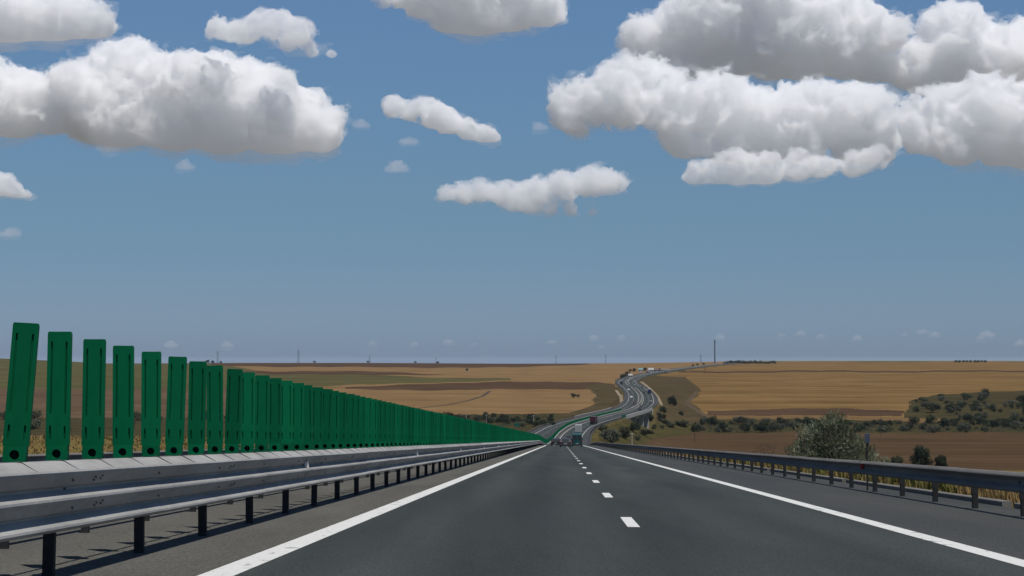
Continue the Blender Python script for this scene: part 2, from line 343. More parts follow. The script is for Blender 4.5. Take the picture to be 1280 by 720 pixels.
THRIE = [(-4.46, 1.006), (-4.40, 1.0), (-4.27, .945), (-4.235, .932), (-4.22, .915), (-4.225, .895), (-4.30, .795), (-4.335, .775), (-4.335, .757), (-4.25, .712), (-4.225, .697), (-4.22, .677), (-4.23, .655),
         (-4.30, .565), (-4.335, .55), (-4.335, .538), (-4.25, .482), (-4.225, .464), (-4.22, .444), (-4.24, .42), (-4.28, .41)]
def wbeam(x, side=-1):
    return [(x + side * q, h) for q, h in [(0, .70), (.03, .69), (.07, .658), (.082, .64), (.078, .622), (.01, .575), (.0, .55), (.0, .525), (.01, .50), (.075, .445), (.082, .42), (.075, .395), (.045, .38), (0, .375)]]
def post_mesh(h, m):     # open sigma section, 10 x 5 cm
    b = MB(); b.box(-.05, -.042, -.03, .03, -.3, h); b.box(-.042, .05, -.034, -.028, -.3, h); b.box(.042, .05, -.028, .03, -.3, h)
    return b.mesh('post', m)
def rot_at(Y): return -math.atan(float(RH(Y)))
def barrier(name, label, prof, m, y0, y1, sec, post_lat, post_h, post_step, post_phase, spacer, far_to, group=None, bolts=True, cat='guard rail'):
    root = empty(name, P(y0, post_lat)); tag(root, label, cat, group)
    inv = Matrix.Translation(-root.location)
    def put(o): o.parent = root; o.matrix_parent_inverse = inv; return o
    pr = thick(prof, -.004 if prof[0][0] < 0 and prof is THRIE else .004)
    y = y0; jit = random.Random(len(label))
    while y < y1 - .1:
        e = min(y + sec, y1); pts = np.linspace(y, e + .06, 3); j1, j2 = jit.gauss(0, .0015), jit.gauss(0, .0016)
        o = put(link('beam', sweep('beam', [(l + j1, h + j2) for l, h in pr], pts, m)))
        y = e
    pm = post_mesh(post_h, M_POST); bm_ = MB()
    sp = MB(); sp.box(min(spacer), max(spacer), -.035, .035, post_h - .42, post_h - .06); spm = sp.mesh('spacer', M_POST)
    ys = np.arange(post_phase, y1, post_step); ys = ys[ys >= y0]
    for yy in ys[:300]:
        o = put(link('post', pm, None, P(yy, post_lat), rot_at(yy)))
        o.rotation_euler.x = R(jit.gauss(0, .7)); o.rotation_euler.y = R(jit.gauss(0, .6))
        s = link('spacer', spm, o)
    if far_to > y1:
        o = put(link('distant_beam', sweep('distant_beam', pr, np.arange(y1, far_to, 9.), m))); tag(o, kind='stuff')
        b = MB()
        for yy in np.arange(y1, min(far_to, 1100), post_step):
            q = P(yy, post_lat); b.box(q[0] - .05, q[0] + .05, q[1] - .03, q[1] + .03, q[2] - .2, q[2] + post_h)
        tag(put(b.build('distant_post', M_POST)), kind='stuff')
    return root, put
MED, put = barrier('median_barrier', 'long three-wave steel median barrier carrying the row of green glare panels', THRIE, M_STEEL, 5.2, 372, 6.4, -4.46, .96, 3.2, 5.2, (.05, .12), 3300)
# lap joints with bolts, post bolts, white reflector wedges on the median barrier
bolt = MB()
for h, l in ((.855, -4.25), (.83, -4.268), (.625, -4.243), (.60, -4.262)):
    for dy in (-.11, .11):
        q = Vector((l + 4.46 + .004, dy, h)); bolt.tube(q, q + Vector((.012, 0, .004)), .013, .011, 6)
bolt_m = bolt.mesh('bolt_group', M_BOLT)
for k in range(1, 26):
    yy = 5.2 + 6.4 * k + .65 * 0 - 2.4
    put(link('bolt_group', bolt_m, None, P(yy, -4.46), rot_at(yy)))
b2 = MB()
for h, l in ((.84, -4.262), (.60, -4.266)):
    q = Vector((l + 4.46 + .004, 0, h)); b2.tube(q, q + Vector((.012, 0, .004)), .016, .012, 6)
b2m = b2.mesh('post_bolt', M_BOLT)
for k in range(0, 40):
    yy = 5.2 + 3.2 * k; put(link('post_bolt', b2m, None, P(yy, -4.46), rot_at(yy)))
wed = MB(); wed.add([(0, -.02, -.075), (.075, -.02, -.075), (.05, -.02, .085), (0, -.02, .085), (0, .10, -.075), (.02, .10, -.075), (.015, .10, .085), (0, .10, .085)], [(0, 1, 2, 3), (7, 6, 5, 4), (0, 4, 5, 1), (1, 5, 6, 2), (2, 6, 7, 3), (3, 7, 4, 0)])
wedm = wed.mesh('reflector', M_REFL)
for k in range(8):
    yy = 28.6 + 22 * k; put(link('reflector', wedm, None, P(yy, -4.30, .80), rot_at(yy)))

# ---- glare panels
M_GREEN = mat('green_plastic', (.0003, .110, .043), .6, 0, 0, 3.0, (1, 1, .35), (.004, .158, .064), rnd=.2, spec=.08, fac=(.4, .75), detail=6)
M_HOLE_SHADE = mat('panel_hole_shade', (.004, .012, .008), .8)
def panel_mesh():
    xs = [-.108, -.076, -.058, .058, .076, .108]; zs = [.128, .20, .315, .43, 1.09, 1.16, 1.18]
    def dep(i, j): return .022 if (i in (1, 3) and j in (1, 3)) else 0
    b = MB(); T = .024
    def fl(x, z, s):
        # slight taper and rounded shoulders
        if z > 1.17 and abs(x) > .1: x *= .94
        return x
    for s in (-1, 1):
        for i in range(5):
            for j in range(len(zs) - 1):
                y = s * (T - dep(i, j))
                if i in (0, 4): pass
                x0, x1, z0, z1 = xs[i], xs[i + 1], zs[j], zs[j + 1]
                b.add([(fl(x0, z0, s), y, z0), (fl(x1, z0, s), y, z0), (fl(x1, z1, s), y, z1), (fl(x0, z1, s), y, z1)], [(0, 1, 2, 3) if s < 0 else (3, 2, 1, 0)])
                for (i2, j2, e0, e1) in ((i + 1, j, (x1, z0), (x1, z1)), (i, j + 1, (x0, z1), (x1, z1))):
                    if i2 < 5 and j2 < len(zs) - 1 and dep(i2, j2) != dep(i, j):
                        y2 = s * (T - dep(i2, j2)); b.add([(e0[0], y, e0[1]), (e1[0], y, e1[1]), (e1[0], y2, e1[1]), (e0[0], y2, e0[1])], [(0, 1, 2, 3)])
    o = [(xs[0], zs[0]), (xs[-1], zs[0]), (xs[-1], zs[-2]), (xs[-1] * .94, zs[-1]), (xs[0] * .94, zs[-1]), (xs[0], zs[-2])]
    for k in range(6):
        (x0, z0), (x1, z1) = o[k], o[(k + 1) % 6]; b.add([(x0, -T, z0), (x1, -T, z1), (x1, T, z1), (x0, T, z0)], [(0, 1, 2, 3)])
    me = bpy.data.meshes.new('glare_panel'); me.from_pydata(b.v, [], b.f); me.materials.append(M_GREEN); 
    bm = bmesh.new(); bm.from_mesh(me); bmesh.ops.remove_doubles(bm, verts=bm.verts, dist=.0005)
    ed = [e for e in bm.edges if len(e.link_faces) == 2 and abs(e.verts[0].co.x) > .09 and abs(e.verts[1].co.x) > .09 and e.calc_face_angle(0) > .7]
    ed += [e for e in bm.edges if len(e.link_faces) == 2 and min(v.co.z for v in e.verts) > 1.17 and e.calc_face_angle(0) > .7 and e not in ed]
    bmesh.ops.bevel(bm, geom=ed, offset=.008, segments=2, affect='EDGES'); bmesh.ops.recalc_face_normals(bm, faces=bm.faces); bm.to_mesh(me); bm.free()
    return me
def foot_mesh():   # block with a round hole through its face
    b = MB(); T = .040; n = 16; z0, z1, w = 0, .1285, .098; c = (0, .062); r = .042
    sq = []
    for k in range(n):
        a = 6.28318 * k / n; dx, dz = math.cos(a), math.sin(a); t = min(w / abs(dx) if abs(dx) > 1e-6 else 9, ((z1 - c[1]) if dz > 0 else c[1] - z0) / abs(dz) if abs(dz) > 1e-6 else 9); sq.append((dx * t, c[1] + dz * t))
    for s in (-1, 1):
        if s < 0:
            for cx in (-w, w):
                for cz in (z0, z1): i = min(range(n), key=lambda q: (sq[q][0] - cx) ** 2 + (sq[q][1] - cz) ** 2); sq[i] = (cx * .97, cz)
        vs = [(x, s * T, z) for x, z in sq] + [(r * math.cos(6.28318 * k / n), s * T, c[1] + r * math.sin(6.28318 * k / n)) for k in range(n)]
        b.add(vs, [(k, (k + 1) % n, n + (k + 1) % n, n + k) for k in range(n)])
    b.add([(x, s * T, z) for s in (-1, 1) for x, z in sq], [(k, (k + 1) % n, n + (k + 1) % n, n + k) for k in range(n)])
    b.add([(r * math.cos(6.28318 * k / n), y, c[1] + r * math.sin(6.28318 * k / n)) for y in (-T, -.005) for k in range(n)], [(k, (k + 1) % n, n + (k + 1) % n, n + k) for k in range(n)])
    return b.mesh('foot_block', M_GREEN)
PM, FM = panel_mesh(), foot_mesh()
hb = MB(); hb.tube((0, -.004, .062), (0, .004, .062), .041, .041, 14); HM = hb.mesh('shaded_hole_back', M_HOLE_SHADE)  # dark disc inside the hole, the recess shade put into its colour
rng = random.Random(5)
PSTEP = 1.19
for k in range(300):
    yy = 14.36 - 2 * PSTEP + PSTEP * k + rng.uniform(-.03, .03)
    o = put(link('glare_panel', PM, None, P(yy, -4.62, 1.003)))
    lean = R(3.8) if k == 2 else R(rng.gauss(.35, .7)) if k > 2 else 0
    o.rotation_euler = (R(rng.gauss(0, .8)), lean, rot_at(yy) + R(rng.gauss(4, 4.0)))
    link('foot_block', FM, o)
    if k < 70: link('hole_shade_disc', HM, o)
b = MB()
for yy in np.arange(14.42 + PSTEP * 298, 1010, PSTEP):
    q = P(yy, -4.585, 1.0); b.box(q[0] - .11, q[0] + .11, q[1] - .025, q[1] + .025, q[2], q[2] + 1.15, .008, .004)
tag(put(b.build('distant_glare_panel', M_GREEN)), kind='stuff')
# rail under the panels (carrier strip)
put(link('carrier_strip', sweep('carrier_strip', [(-4.64, .985), (-4.60, .985), (-4.60, 1.0), (-4.64, 1.0)], np.arange(5.2, 372, 20), M_POST)))

cj = MB(); CJ = [(0, .10, 1.012), (.06, .06, 1.007), (.19, -.035, .952), (.228, -.06, .936)]
for (x0, y0, z0), (x1, y1, z1) in zip(CJ[:-1], CJ[1:]):
    cj.add([(x0, y0, z0), (x1, y1, z1), (x1, y1 + .012, z1), (x0, y0 + .012, z0), (x0, y0, z0 - .01), (x1, y1, z1 - .01), (x1, y1 + .012, z1 - .01), (x0, y0 + .012, z0 - .01)], [(0, 1, 2, 3), (7, 6, 5, 4), (0, 4, 5, 1), (1, 5, 6, 2), (2, 6, 7, 3), (3, 7, 4, 0)])
cjm = cj.mesh('cap_joint', mat('joint_grey', (.10, .10, .098), .8))
for k in range(70):
    yy = 14.36 - 2.5 * PSTEP + PSTEP * k; put(link('cap_joint', cjm, None, P(yy, -4.46), rot_at(yy)))
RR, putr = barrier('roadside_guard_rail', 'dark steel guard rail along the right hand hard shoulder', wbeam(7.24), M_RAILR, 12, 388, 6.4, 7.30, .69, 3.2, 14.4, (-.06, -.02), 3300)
for yy in (40.6,):
    b = MB(); b.box(-.05, .05, -.008, .008, .52, .64); putr(b.build('red_reflector', M_RED, None, P(yy, 7.24 - .12), rot_at(yy)))
barrier('median_guard_rail', 'steel guard rail on the far side of the median behind the green panels', wbeam(-6.16, -1), M_RAILR, 8, 360, 6.4, -6.10, .69, 3.2, 9, (-.06, -.02), 1500)
barrier('far_guard_rail', 'steel guard rail on the outer edge of the opposite carriageway', wbeam(-17.2, 1), M_RAILR, 20, 360, 6.4, -17.30, .69, 3.2, 22, (.02, .06), 3300)

# ---- kerb sections along the right shoulder
kr = MB()
g0 = 30.6 - 17.7
for k in range(22):
    a, e = g0 + 17.7 * k + .75, g0 + 17.7 * (k + 1) - .05
    o = link('kerb', sweep('kerb', [(8.02, -.2), (8.02, .08), (8.035, .095), (8.20, .095), (8.20, -.2)], np.linspace(a, e, 4), M_CONC)); tag(o, kind='structure')
    # dropped outlet
    o = link('drain_outlet', sweep('drain_outlet', [(8.02, -.2), (8.02, -.03), (9.1, -.10), (9.1, -.3)], [e + .02, e + .78], M_CONC)); tag(o, kind='structure')

# ================================================================== bridge
BY0, BY1 = 898, 1084
M_BRC = mat('bridge_concrete', srgb(182, 180, 172), .9, 0, .16, .25, fine=.08, fscale=2)
br = empty('road_bridge', P(BY0, 0)); tag(br, 'pale concrete motorway bridge on piers over the valley', 'bridge')
binv = Matrix.Translation(-br.location)
def putb(o): o.parent = br; o.matrix_parent_inverse = binv; return o
BYs = np.arange(BY0, BY1 + 1, 9.3)
putb(link('deck', sweep('deck', [(-17.9, -.05), (8.35, -.05), (8.35, -1.0), (7.2, -1.9), (-16.8, -1.9), (-17.9, -1.0)], BYs, M_BRC)))
putb(link('parapet', sweep('parapet', [(8.06, -.05), (8.06, .95), (8.36, .95), (8.36, -.6), (8.35, -1.05), (8.34, -.05)][:4] + [(8.30, -.05)], BYs, M_BRC)))
putb(link('parapet', sweep('parapet', [(-17.66, -.05), (-17.66, .95), (-17.96, .95), (-17.96, -.6), (-17.9, -.05)], BYs, M_BRC)))
for yy in (930, 978, 1024, 1066):
    for l in (5.6, -15.2):
        q = P(yy, l); g = gz(q[0], q[1]); h = q[2] - 1.85 - g; w = 2.6
        pb = MB(); pb.box(-w * .62, w * .62, -.9, .9, -.5, h - 2.2); pb.box(-w * .62, w * .62, -.9, .9, h - 2.2, h); 
        n = len(pb.v) - 4
        for i in range(4):
            x, y, z = pb.v[n + i]; pb.v[n + i] = (x * 1.75, y * 1.1, z)
        putb(pb.build('pier', M_BRC, None, (q[0], q[1], g), rot_at(yy)))
for yy, s in ((BY0 - 1.2, 1), (BY1 + 1.2, -1)):
    q = P(yy, -4.8); ab = MB(); ab.box(-13.4, 13.4, -1.2, 1.2, -9, -.12); putb(ab.build('abutment', M_BRC, None, tuple(q), rot_at(yy)))

# ---- pale lined ditches on the cutting slopes
def ribbon(name, pts, w, m, h=.25):
    V = []; Q = []; pts = [ground_at(*p, 1000) for p in pts]
    fine = []
    for a, b in zip(pts[:-1], pts[1:]):
        for t in np.linspace(0, 1, 8, endpoint=False): fine.append(a.lerp(b, t))
    fine.append(pts[-1])
    for i, p in enumerate(fine):
        d = (fine[min(i + 1, len(fine) - 1)] - fine[max(i - 1, 0)]); d.z = 0; d.normalize(); n = Vector((d.y, -d.x, 0))
        for s, hh in ((-1, -.4), (-1, h), (1, h), (1, -.4)):
            q = p + n * (s * w / 2); V.append((q.x, q.y, gz(q.x, q.y) + hh))
    n = len(fine)
    for i in range(n - 1):
        for j in range(3): Q.append((i * 4 + j, i * 4 + j + 1, i * 4 + j + 5, i * 4 + j + 4))
    return link(name, mesh_np(name, V, Q, m))
M_DITCH = mat('ditch_concrete', srgb(150, 134, 108), .9, 0, .1, .2)
tag(ribbon('concrete_ditch', [(827, 507), (822, 496), (814, 487.5), (801, 477.5)], 2.2, M_DITCH), kind='structure')
tag(ribbon('concrete_ditch', [(777, 503), (776, 495), (770, 488)], 2.4, M_DITCH), kind='structure')
tag(ribbon('farm_track', [(872, 489), (864, 498), (858, 505), (868, 511), (884, 521)], 4, mat('track', srgb(92, 80, 64), 1, 0, .2, .05, spec=0), .06), kind='structure')
tag(ribbon('farm_track', [(612, 489), (604, 495), (585, 501), (560, 506), (520, 511)], 3.2, mat('track2', srgb(78, 64, 48), 1, 0, .1, .1), .1), kind='structure')

# ================================================================== vegetation
LM_OLIVE = leafmat('silver_leaf', srgb(86, 94, 72), srgb(146, 150, 124), .08)
LM_DARK = leafmat('dark_leaf', (.030, .042, .022), (.066, .080, .044), .35)
LM_MID = leafmat('mid_leaf', (.055, .066, .036), (.105, .110, .064), .35)
LM_GREY = leafmat('grey_leaf', (.07, .08, .056), (.125, .13, .096), .25)
LM_DEAD = leafmat('dry_twig', (.10, .062, .04), (.15, .10, .065), .2)
M_BARK = mat('bark', (.07, .055, .042), .9, 0, .25, 6)
def crown_mesh(name, seed, lumps, n, ls, asp, m, spiky=0):
    """leaf quads spread through ellipsoid lumps [(x,y,z,rx,ry,rz)]"""
    rs = np.random.RandomState(seed); lum = np.array(lumps, float); w = (lum[:, 3] * lum[:, 4] * lum[:, 5]) ** .8; ix = rs.choice(len(lum), n, p=w / w.sum())
    d = rs.normal(size=(n, 3)); d /= np.linalg.norm(d, axis=1, keepdims=True)
    rad = rs.uniform(.25, 1, n) ** .45 * (1 + .10 * rs.normal(size=n))
    c = lum[ix, :3] + d * rad[:, None] * lum[ix, 3:]; ok = c[:, 2] > .02; c = c[ok]; d = d[ok]; n = len(c)
    nrm = d * .8 + rs.normal(size=(n, 3)) * .7 + np.array([0, 0, .35]); nrm /= np.linalg.norm(nrm, axis=1, keepdims=True)
    t = np.cross(nrm, rs.normal(size=(n, 3))); t /= np.linalg.norm(t, axis=1, keepdims=True); bt = np.cross(nrm, t)
    if spiky:
        t = d * .8 + np.array([0, 0, .7]) + rs.normal(size=(n, 3)) * .45; t /= np.linalg.norm(t, axis=1, keepdims=True); bt = np.cross(t, rs.normal(size=(n, 3))); bt /= np.linalg.norm(bt, axis=1, keepdims=True)
    s = (ls * rs.uniform(.6, 1.35, n))[:, None]; a = t * s; b_ = bt * s * asp
    V = np.stack([c - a, c - b_, c + a, c + b_], 1).reshape(-1, 3); Q = np.arange(4 * n).reshape(-1, 4)
    return mesh_np(name, V, Q, m)
def trunk_mesh(name, seed, h, r, limbs):
    rg = random.Random(seed); b = MB(); top = Vector((rg.uniform(-.1, .1) * h, rg.uniform(-.1, .1) * h, h * .55))
    b.tube((0, 0, -.4), top * .5, r, r * .75, 7); b.tube(top * .5, top, r * .75, r * .5, 7)
    for x, y, z in limbs:
        b.tube(top * rg.uniform(.35, .95), Vector((x, y, z)), r * .42, r * .08, 5)
    return b.mesh(name, M_BARK)
def lump_set(seed, w, h, n):
    rg = random.Random(seed); L_ = [(0, 0, h * .52, w * .36, w * .36, h * .40)]
    for k in range(n):
        a = rg.uniform(0, 6.28); z = rg.uniform(.22, .82) * h; rr = w * .5 * (1 - abs(z / h - .45) * .9) * rg.uniform(.5, .95); s = rg.uniform(.14, .26) * w
        L_.append((math.cos(a) * rr, math.sin(a) * rr, z, s, s, s * .85 * min(1.3, h / w)))
    return L_
VAR = {}
for key, m, kinds in (('dark', LM_DARK, 4), ('mid', LM_MID, 4), ('grey', LM_GREY, 3)):
    VAR[key] = []
    for i in range(kinds):
        Lp = lump_set(40 + i * 7 + len(key) * 3, 1, (.75, .95, 1.1, .65)[i], 11)
        VAR[key].append((crown_mesh('crown', i + 11, Lp, 1100, .042, .7, m), trunk_mesh('trunk', i, .9, .035, [l[:3] for l in Lp[1:6]]), (.75, .95, 1.1, .65)[i]))
for key, m in (('dark', LM_DARK), ('mid', LM_MID)):
    Lp = lump_set(91, 1, .95, 16); tmn = trunk_mesh('trunk', 5, .9, .035, [l[:3] for l in Lp[1:6]])
    while len(VAR[key]) < 4: VAR[key].append(VAR[key][0])
    VAR[key].append((crown_mesh('crown', 3, Lp, 5000, .030, .7, m), tmn, .95))
rv = random.Random(77)
def plant(name, label, cat, group, pos, wid, hei, key, i=None):
    i = rv.randrange(min(4, len(VAR[key]))) if i is None else i; cm, tm, hh = VAR[key][i]
    root = empty(name, pos, rv.uniform(0, 6.28)); root.scale = (wid, wid, hei / hh); tag(root, label, cat, group)
    link('crown', cm, root); link('trunk', tm, root); return root
def bush_px(u, vb, wpx, hpx, key, label, group=None, name='bush', cat='bush', Y=None, i=None):
    p = ground_at(u, vb, 500) if Y is None else Vector((ray(u, vb).x * Y, Y, 0))
    p.z = gz(p.x, p.y); k = p.y / F
    return plant(name, label, cat, group, (p.x, p.y, p.z - .1), wpx * k, hpx * k, key, i)
# ---- singled-out trees and bushes
for u, vb, w, h, key, lab in [
    (764, 556, 24, 22, 'grey', 'large grey-green willow below the road where the near embankment ends'),
    (781, 549, 17, 18, 'mid', 'medium green tree right of the grey-green willow below the bridge'),
    (792, 540, 15, 15, 'dark', 'dark tree standing in front of the bridge piers'),
    (806, 545, 22, 9, 'dark', 'low wide dark bush beyond the right end of the bridge'),
    (829, 516, 11, 9, 'dark', 'dark round bush at the foot of the pale lined ditch'),
    (841, 507, 14, 13, 'dark', 'dark bush growing high on the right cutting slope'),
    (838, 535, 12, 8, 'mid', 'green bush at the lower end of the right cutting slope'),
    (855, 533, 16, 9, 'mid', 'wide green bush where the farm track meets the valley'),
    (953, 541, 17, 16, 'dark', 'largest dark tree in the hedge beyond the ploughed field'),
    (931, 541, 16, 12, 'dark', 'dark twin-headed bush left of the largest dark hedge tree'),
    (1232, 499, 13, 14, 'dark', 'round dark tree on the top edge of the scrub hill'),
    (1206, 496, 0, 0, 'dark', ''),
    (1166, 516, 19, 14, 'dark', 'broad dark tree at the left end of the scrub hill'),
    (1144, 515, 11, 8, 'dark', 'small dark bush on the lower left corner of the scrub hill'),
    (1177, 496.5, 10, 5, 'dark', 'small flat bush on the upper left edge of the scrub hill'),
    (717, 497, 8, 6, 'dark', 'lone dark bush standing in the stubble field left of the road'),
    (722, 496.5, 5, 4, 'dark', 'tiny bush touching the lone dark bush in the stubble field'),
    (584, 464, 4, 4, 'dark', 'tiny dark tree far out in the pale field on the left')]:
    if w: bush_px(u, vb, w, h, key, lab, name='tree' if 'tree' in lab or 'willow' in lab else 'bush', cat='tree' if 'tree' in lab or 'willow' in lab else 'bush')
# ---- hedge beyond the ploughed field
for k in range(84):
    u = 866 + k * 5.1 + rv.uniform(-3, 3); vb = rv.choice((540, 538, 534, 531)) + rv.uniform(-1, 1)
    if 985 < u < 1095 and vb > 560: continue
    w = rv.uniform(7, 17); bush_px(u, vb, w, w * rv.uniform(.55, .85), rv.choice(('dark', 'mid', 'mid', 'grey', 'dark')), 'bush in the long hedge strip between ploughed field and stubble hill', 'bushes of the valley hedge')
# ---- scrub hill at right
for k in range(105):
    u = rv.uniform(1140, 1330); vb = rv.uniform(499, 538)
    if u < 1185 and vb > 519: continue
    w = rv.uniform(5, 15); bush_px(u, vb, w, w * rv.uniform(.55, .9), rv.choice(('dark', 'dark', 'mid', 'grey')), 'dark scrub bush scattered over the small overgrown hill at right', 'bushes of the scrub hill')
# ---- hedge left of the road
for k in range(50):
    u = 548 + k * 2.95 + rv.uniform(-2, 2); vb = 524 + rv.uniform(-3, 9) + (u - 560) * .012
    w = rv.uniform(6, 11.5); bush_px(u, vb, w, w * rv.uniform(.7, 1.0), rv.choice(('dark', 'mid', 'dark')), 'bush in the hedge row across the valley left of the road', 'bushes of the left valley hedge')
for k in range(34):
    u = rv.uniform(-40, 420); w = rv.uniform(9, 22); bush_px(u, rv.uniform(521, 541), w, w * rv.uniform(.5, .8), rv.choice(('dark', 'mid', 'mid')), 'bush in the scrub seen between the green glare panels', 'bushes behind the glare panels')
for k in range(16):
    u = rv.uniform(748, 800); vb = rv.uniform(534, 556); w = rv.uniform(6, 11); bush_px(u, vb, w, w * .8, rv.choice(('mid', 'grey')), 'small bush on the meadow beside the road embankment below the bridge', 'small bushes by the bridge')
for k in range(14):
    u = rv.uniform(806, 880); vb = rv.uniform(518, 537); w = rv.uniform(5, 9); bush_px(u, vb, w, w * .7, rv.choice(('mid', 'dark')), 'small bush dotted over the lower part of the right cutting slope', 'small bushes on the cutting')
# ---- tree line on the skyline right of the mast and specks on the left skyline
for k in range(26):
    u = 906 + k * 2.5; Y = 3600 + rv.uniform(-60, 60); bush_px(u, 452, rv.uniform(4, 6), rv.uniform(2.6, 4.8), 'mid', 'dark tree in the row on the skyline right of the mast', 'skyline tree row', 'tree', 'tree', Y)
for k in range(9):
    u = 1195 + k * 4.6; bush_px(u, 452, 4.5, 3.4, 'dark', 'dark tree in the faint row on the skyline at far right', 'far right skyline trees', 'tree', 'tree', 3900)
for u, s in ((260, 5), (266, 4), (276, 3), (393, 3), (460, 3), (519, 3), (547, 3)): bush_px(u, 452, s + 1, s, 'dark', 'tiny dark tree on the skyline of the left fields', 'left skyline trees', 'tree', 'tree', 4300)
for u, v, s in ((777, 474, 6), (784, 471, 7), (780, 472, 5), (811, 466, 5), (806, 464, 5), (793, 465, 5), (820, 465, 5), (824, 464, 4), (788, 465, 4), (872, 457, 3), (880, 456, 3), (866, 458, 3)): bush_px(u, v, s + 1, s, 'dark', 'small dark tree among the buildings where the far road bends', 'trees by the far buildings', 'tree', 'tree')
# ---- near bushes behind the right guard rail
def lumps_box(seed, w, h, n):
    return lump_set(seed, w, h, n)
p = Vector((ray(1040, 560).x * 76, 76, 0)); p.z = gz(p.x, p.y)
top = at(1040, 512, 76).z - p.z
ol = empty('oleaster_bush', p); ol.scale = (1.22, 1.1, 1); tag(ol, 'large silvery green bush standing behind the right guard rail', 'bush')
Lo = [(-.15, 0, top * .62, .75, .8, top * .30), (.05, .1, top * .80, .55, .5, top * .19), (-.75, .1, top * .66, .55, .6, top * .19), (.55, 0, top * .62, .6, .6, top * .2), (1.15, .2, top * .46, .60, .6, top * .2), (1.55, 0, top * .34, .5, .5, top * .16),
      (-1.0, -.2, top * .42, .7, .7, top * .22), (.2, -.3, top * .38, 1.1, .8, top * .25), (-1.45, 0, top * .28, .55, .5, top * .18), (.8, 0, top * .25, 1.0, .8, top * .22), (-.4, 0, top * .22, 1.1, .8, top * .2), (-2.0, .1, top * .22, .6, .5, top * .16)]
rg = random.Random(3)
for k in range(46):
    b0 = rg.choice(Lo[:9]); a = rg.uniform(0, 6.28); e = rg.uniform(-.2, 1.3); d = Vector((math.cos(a) * math.cos(e), math.sin(a) * math.cos(e), math.sin(e)))
    s = rg.uniform(.10, .24); Lo.append((b0[0] + d.x * b0[3] * 1.02, b0[1] + d.y * b0[4], b0[2] + d.z * b0[5] * 1.02, s, s, s * 1.7))
link('crown', crown_mesh('crown', 21, Lo, 24000, .085, .22, LM_OLIVE, 1), ol)
link('trunk', trunk_mesh('trunk', 8, top, .10, [l[:3] for l in Lo[:9]]), ol)
for u, vt, w, Y, key, lab in ((1152, 556, 27, 560, 'dark', 'round dark bush on the edge of the ploughed field above the guard rail'), (1175, 568, 16, 560, 'dark', 'small dark bush right of the round dark bush above the guard rail'), (1120, 569, 15, 560, 'mid', 'low bush just right of the silvery bush above the guard rail')):
    q = Vector((ray(u, 500).x * Y, Y, 0)); q.z = gz(q.x, q.y); h = at(u, vt, Y).z - q.z; plant('bush', lab, 'bush', None, q, w * Y / F, h, key, 4)
q = Vector((ray(960, 560).x * 95, 95, 0)); q.z = gz(q.x, q.y); hh = at(960, 546, 95).z - q.z
ds = empty('dry_shrub', q); tag(ds, 'reddish brown dried up shrub left of the silvery bush', 'shrub')
link('crown', crown_mesh('crown', 5, lump_set(9, 2.0, hh, 14), 2600, .06, .18, LM_DEAD), ds); link('trunk', trunk_mesh('trunk', 3, hh, .04, [(.5, 0, hh * .9), (-.6, .1, hh * .8), (.1, .3, hh * .95), (-.2, -.3, hh * .7)]), ds)

# ---- dry grass and weeds on the verges
def blades(name, seed, n, yr, latr, hr, cols, w=.012, power=1.6):
    rs = np.random.RandomState(seed); Y = yr[0] + (yr[1] - yr[0]) * rs.uniform(0, 1, n) ** power; la = rs.uniform(*latr, n)
    la = la + .25 * np.sin(Y * 1.7) * 0; p = P(Y, 0); k = RH(Y); c = 1 / np.sqrt(1 + k * k); X = RX(Y) + la * c; Yw = Y - la * k * c; Z = ground(X, Yw) - .02
    clump = .55 + .45 * np.sin(X * 2.1 + 1.7 * np.sin(Yw * .9)) * np.sin(Yw * 1.3); h = rs.uniform(*hr, n) * np.clip(clump + .35, .35, 1.3); a = rs.uniform(0, 6.28, n); lean = rs.uniform(.05, .5, n) * h; ww = w * (1 + Y / 45)
    B = np.stack([X, Yw, Z], 1); sx = np.stack([np.cos(a) * ww, np.sin(a) * ww, 0 * a], 1); L_ = np.stack([-np.sin(a) * lean, np.cos(a) * lean, h], 1)
    V = np.stack([B - sx, B + sx, B + sx * .6 + L_ * .55 + [0, 0, .0], B - sx * .6 + L_ * .55, B + L_ + sx * .15, B + L_ - sx * .15], 1).reshape(-1, 3)
    i = np.arange(n)[:, None] * 6; Q = np.concatenate([i + [0, 1, 2, 3], i + [3, 2, 4, 5]])
    return link(name, mesh_np(name, V, Q, cols))
LG1 = leafmat('dry_grass_blade', srgb(178, 150, 100), srgb(138, 118, 78), 0, .3)
LG2 = leafmat('green_weed_blade', srgb(92, 98, 48), srgb(128, 124, 66), 0, .3)
tag(blades('dry_grass', 1, 60000, (20, 150), (8.25, 12.0), (.2, .42), LG1, .014), 'straw coloured dry grass growing behind the right hand kerb', 'grass', kind='stuff')
tag(blades('green_weeds', 2, 16000, (36, 110), (8.25, 11.5), (.2, .55), LG2, .02), 'green weeds mixed into the dry grass behind the right hand kerb', 'weeds', kind='stuff')
tag(blades('dry_grass', 3, 26000, (25, 160), (-24, -17.9), (.05, .15), LG1, .02), 'straw coloured dry grass on the bank beyond the opposite carriageway', 'grass', kind='stuff')
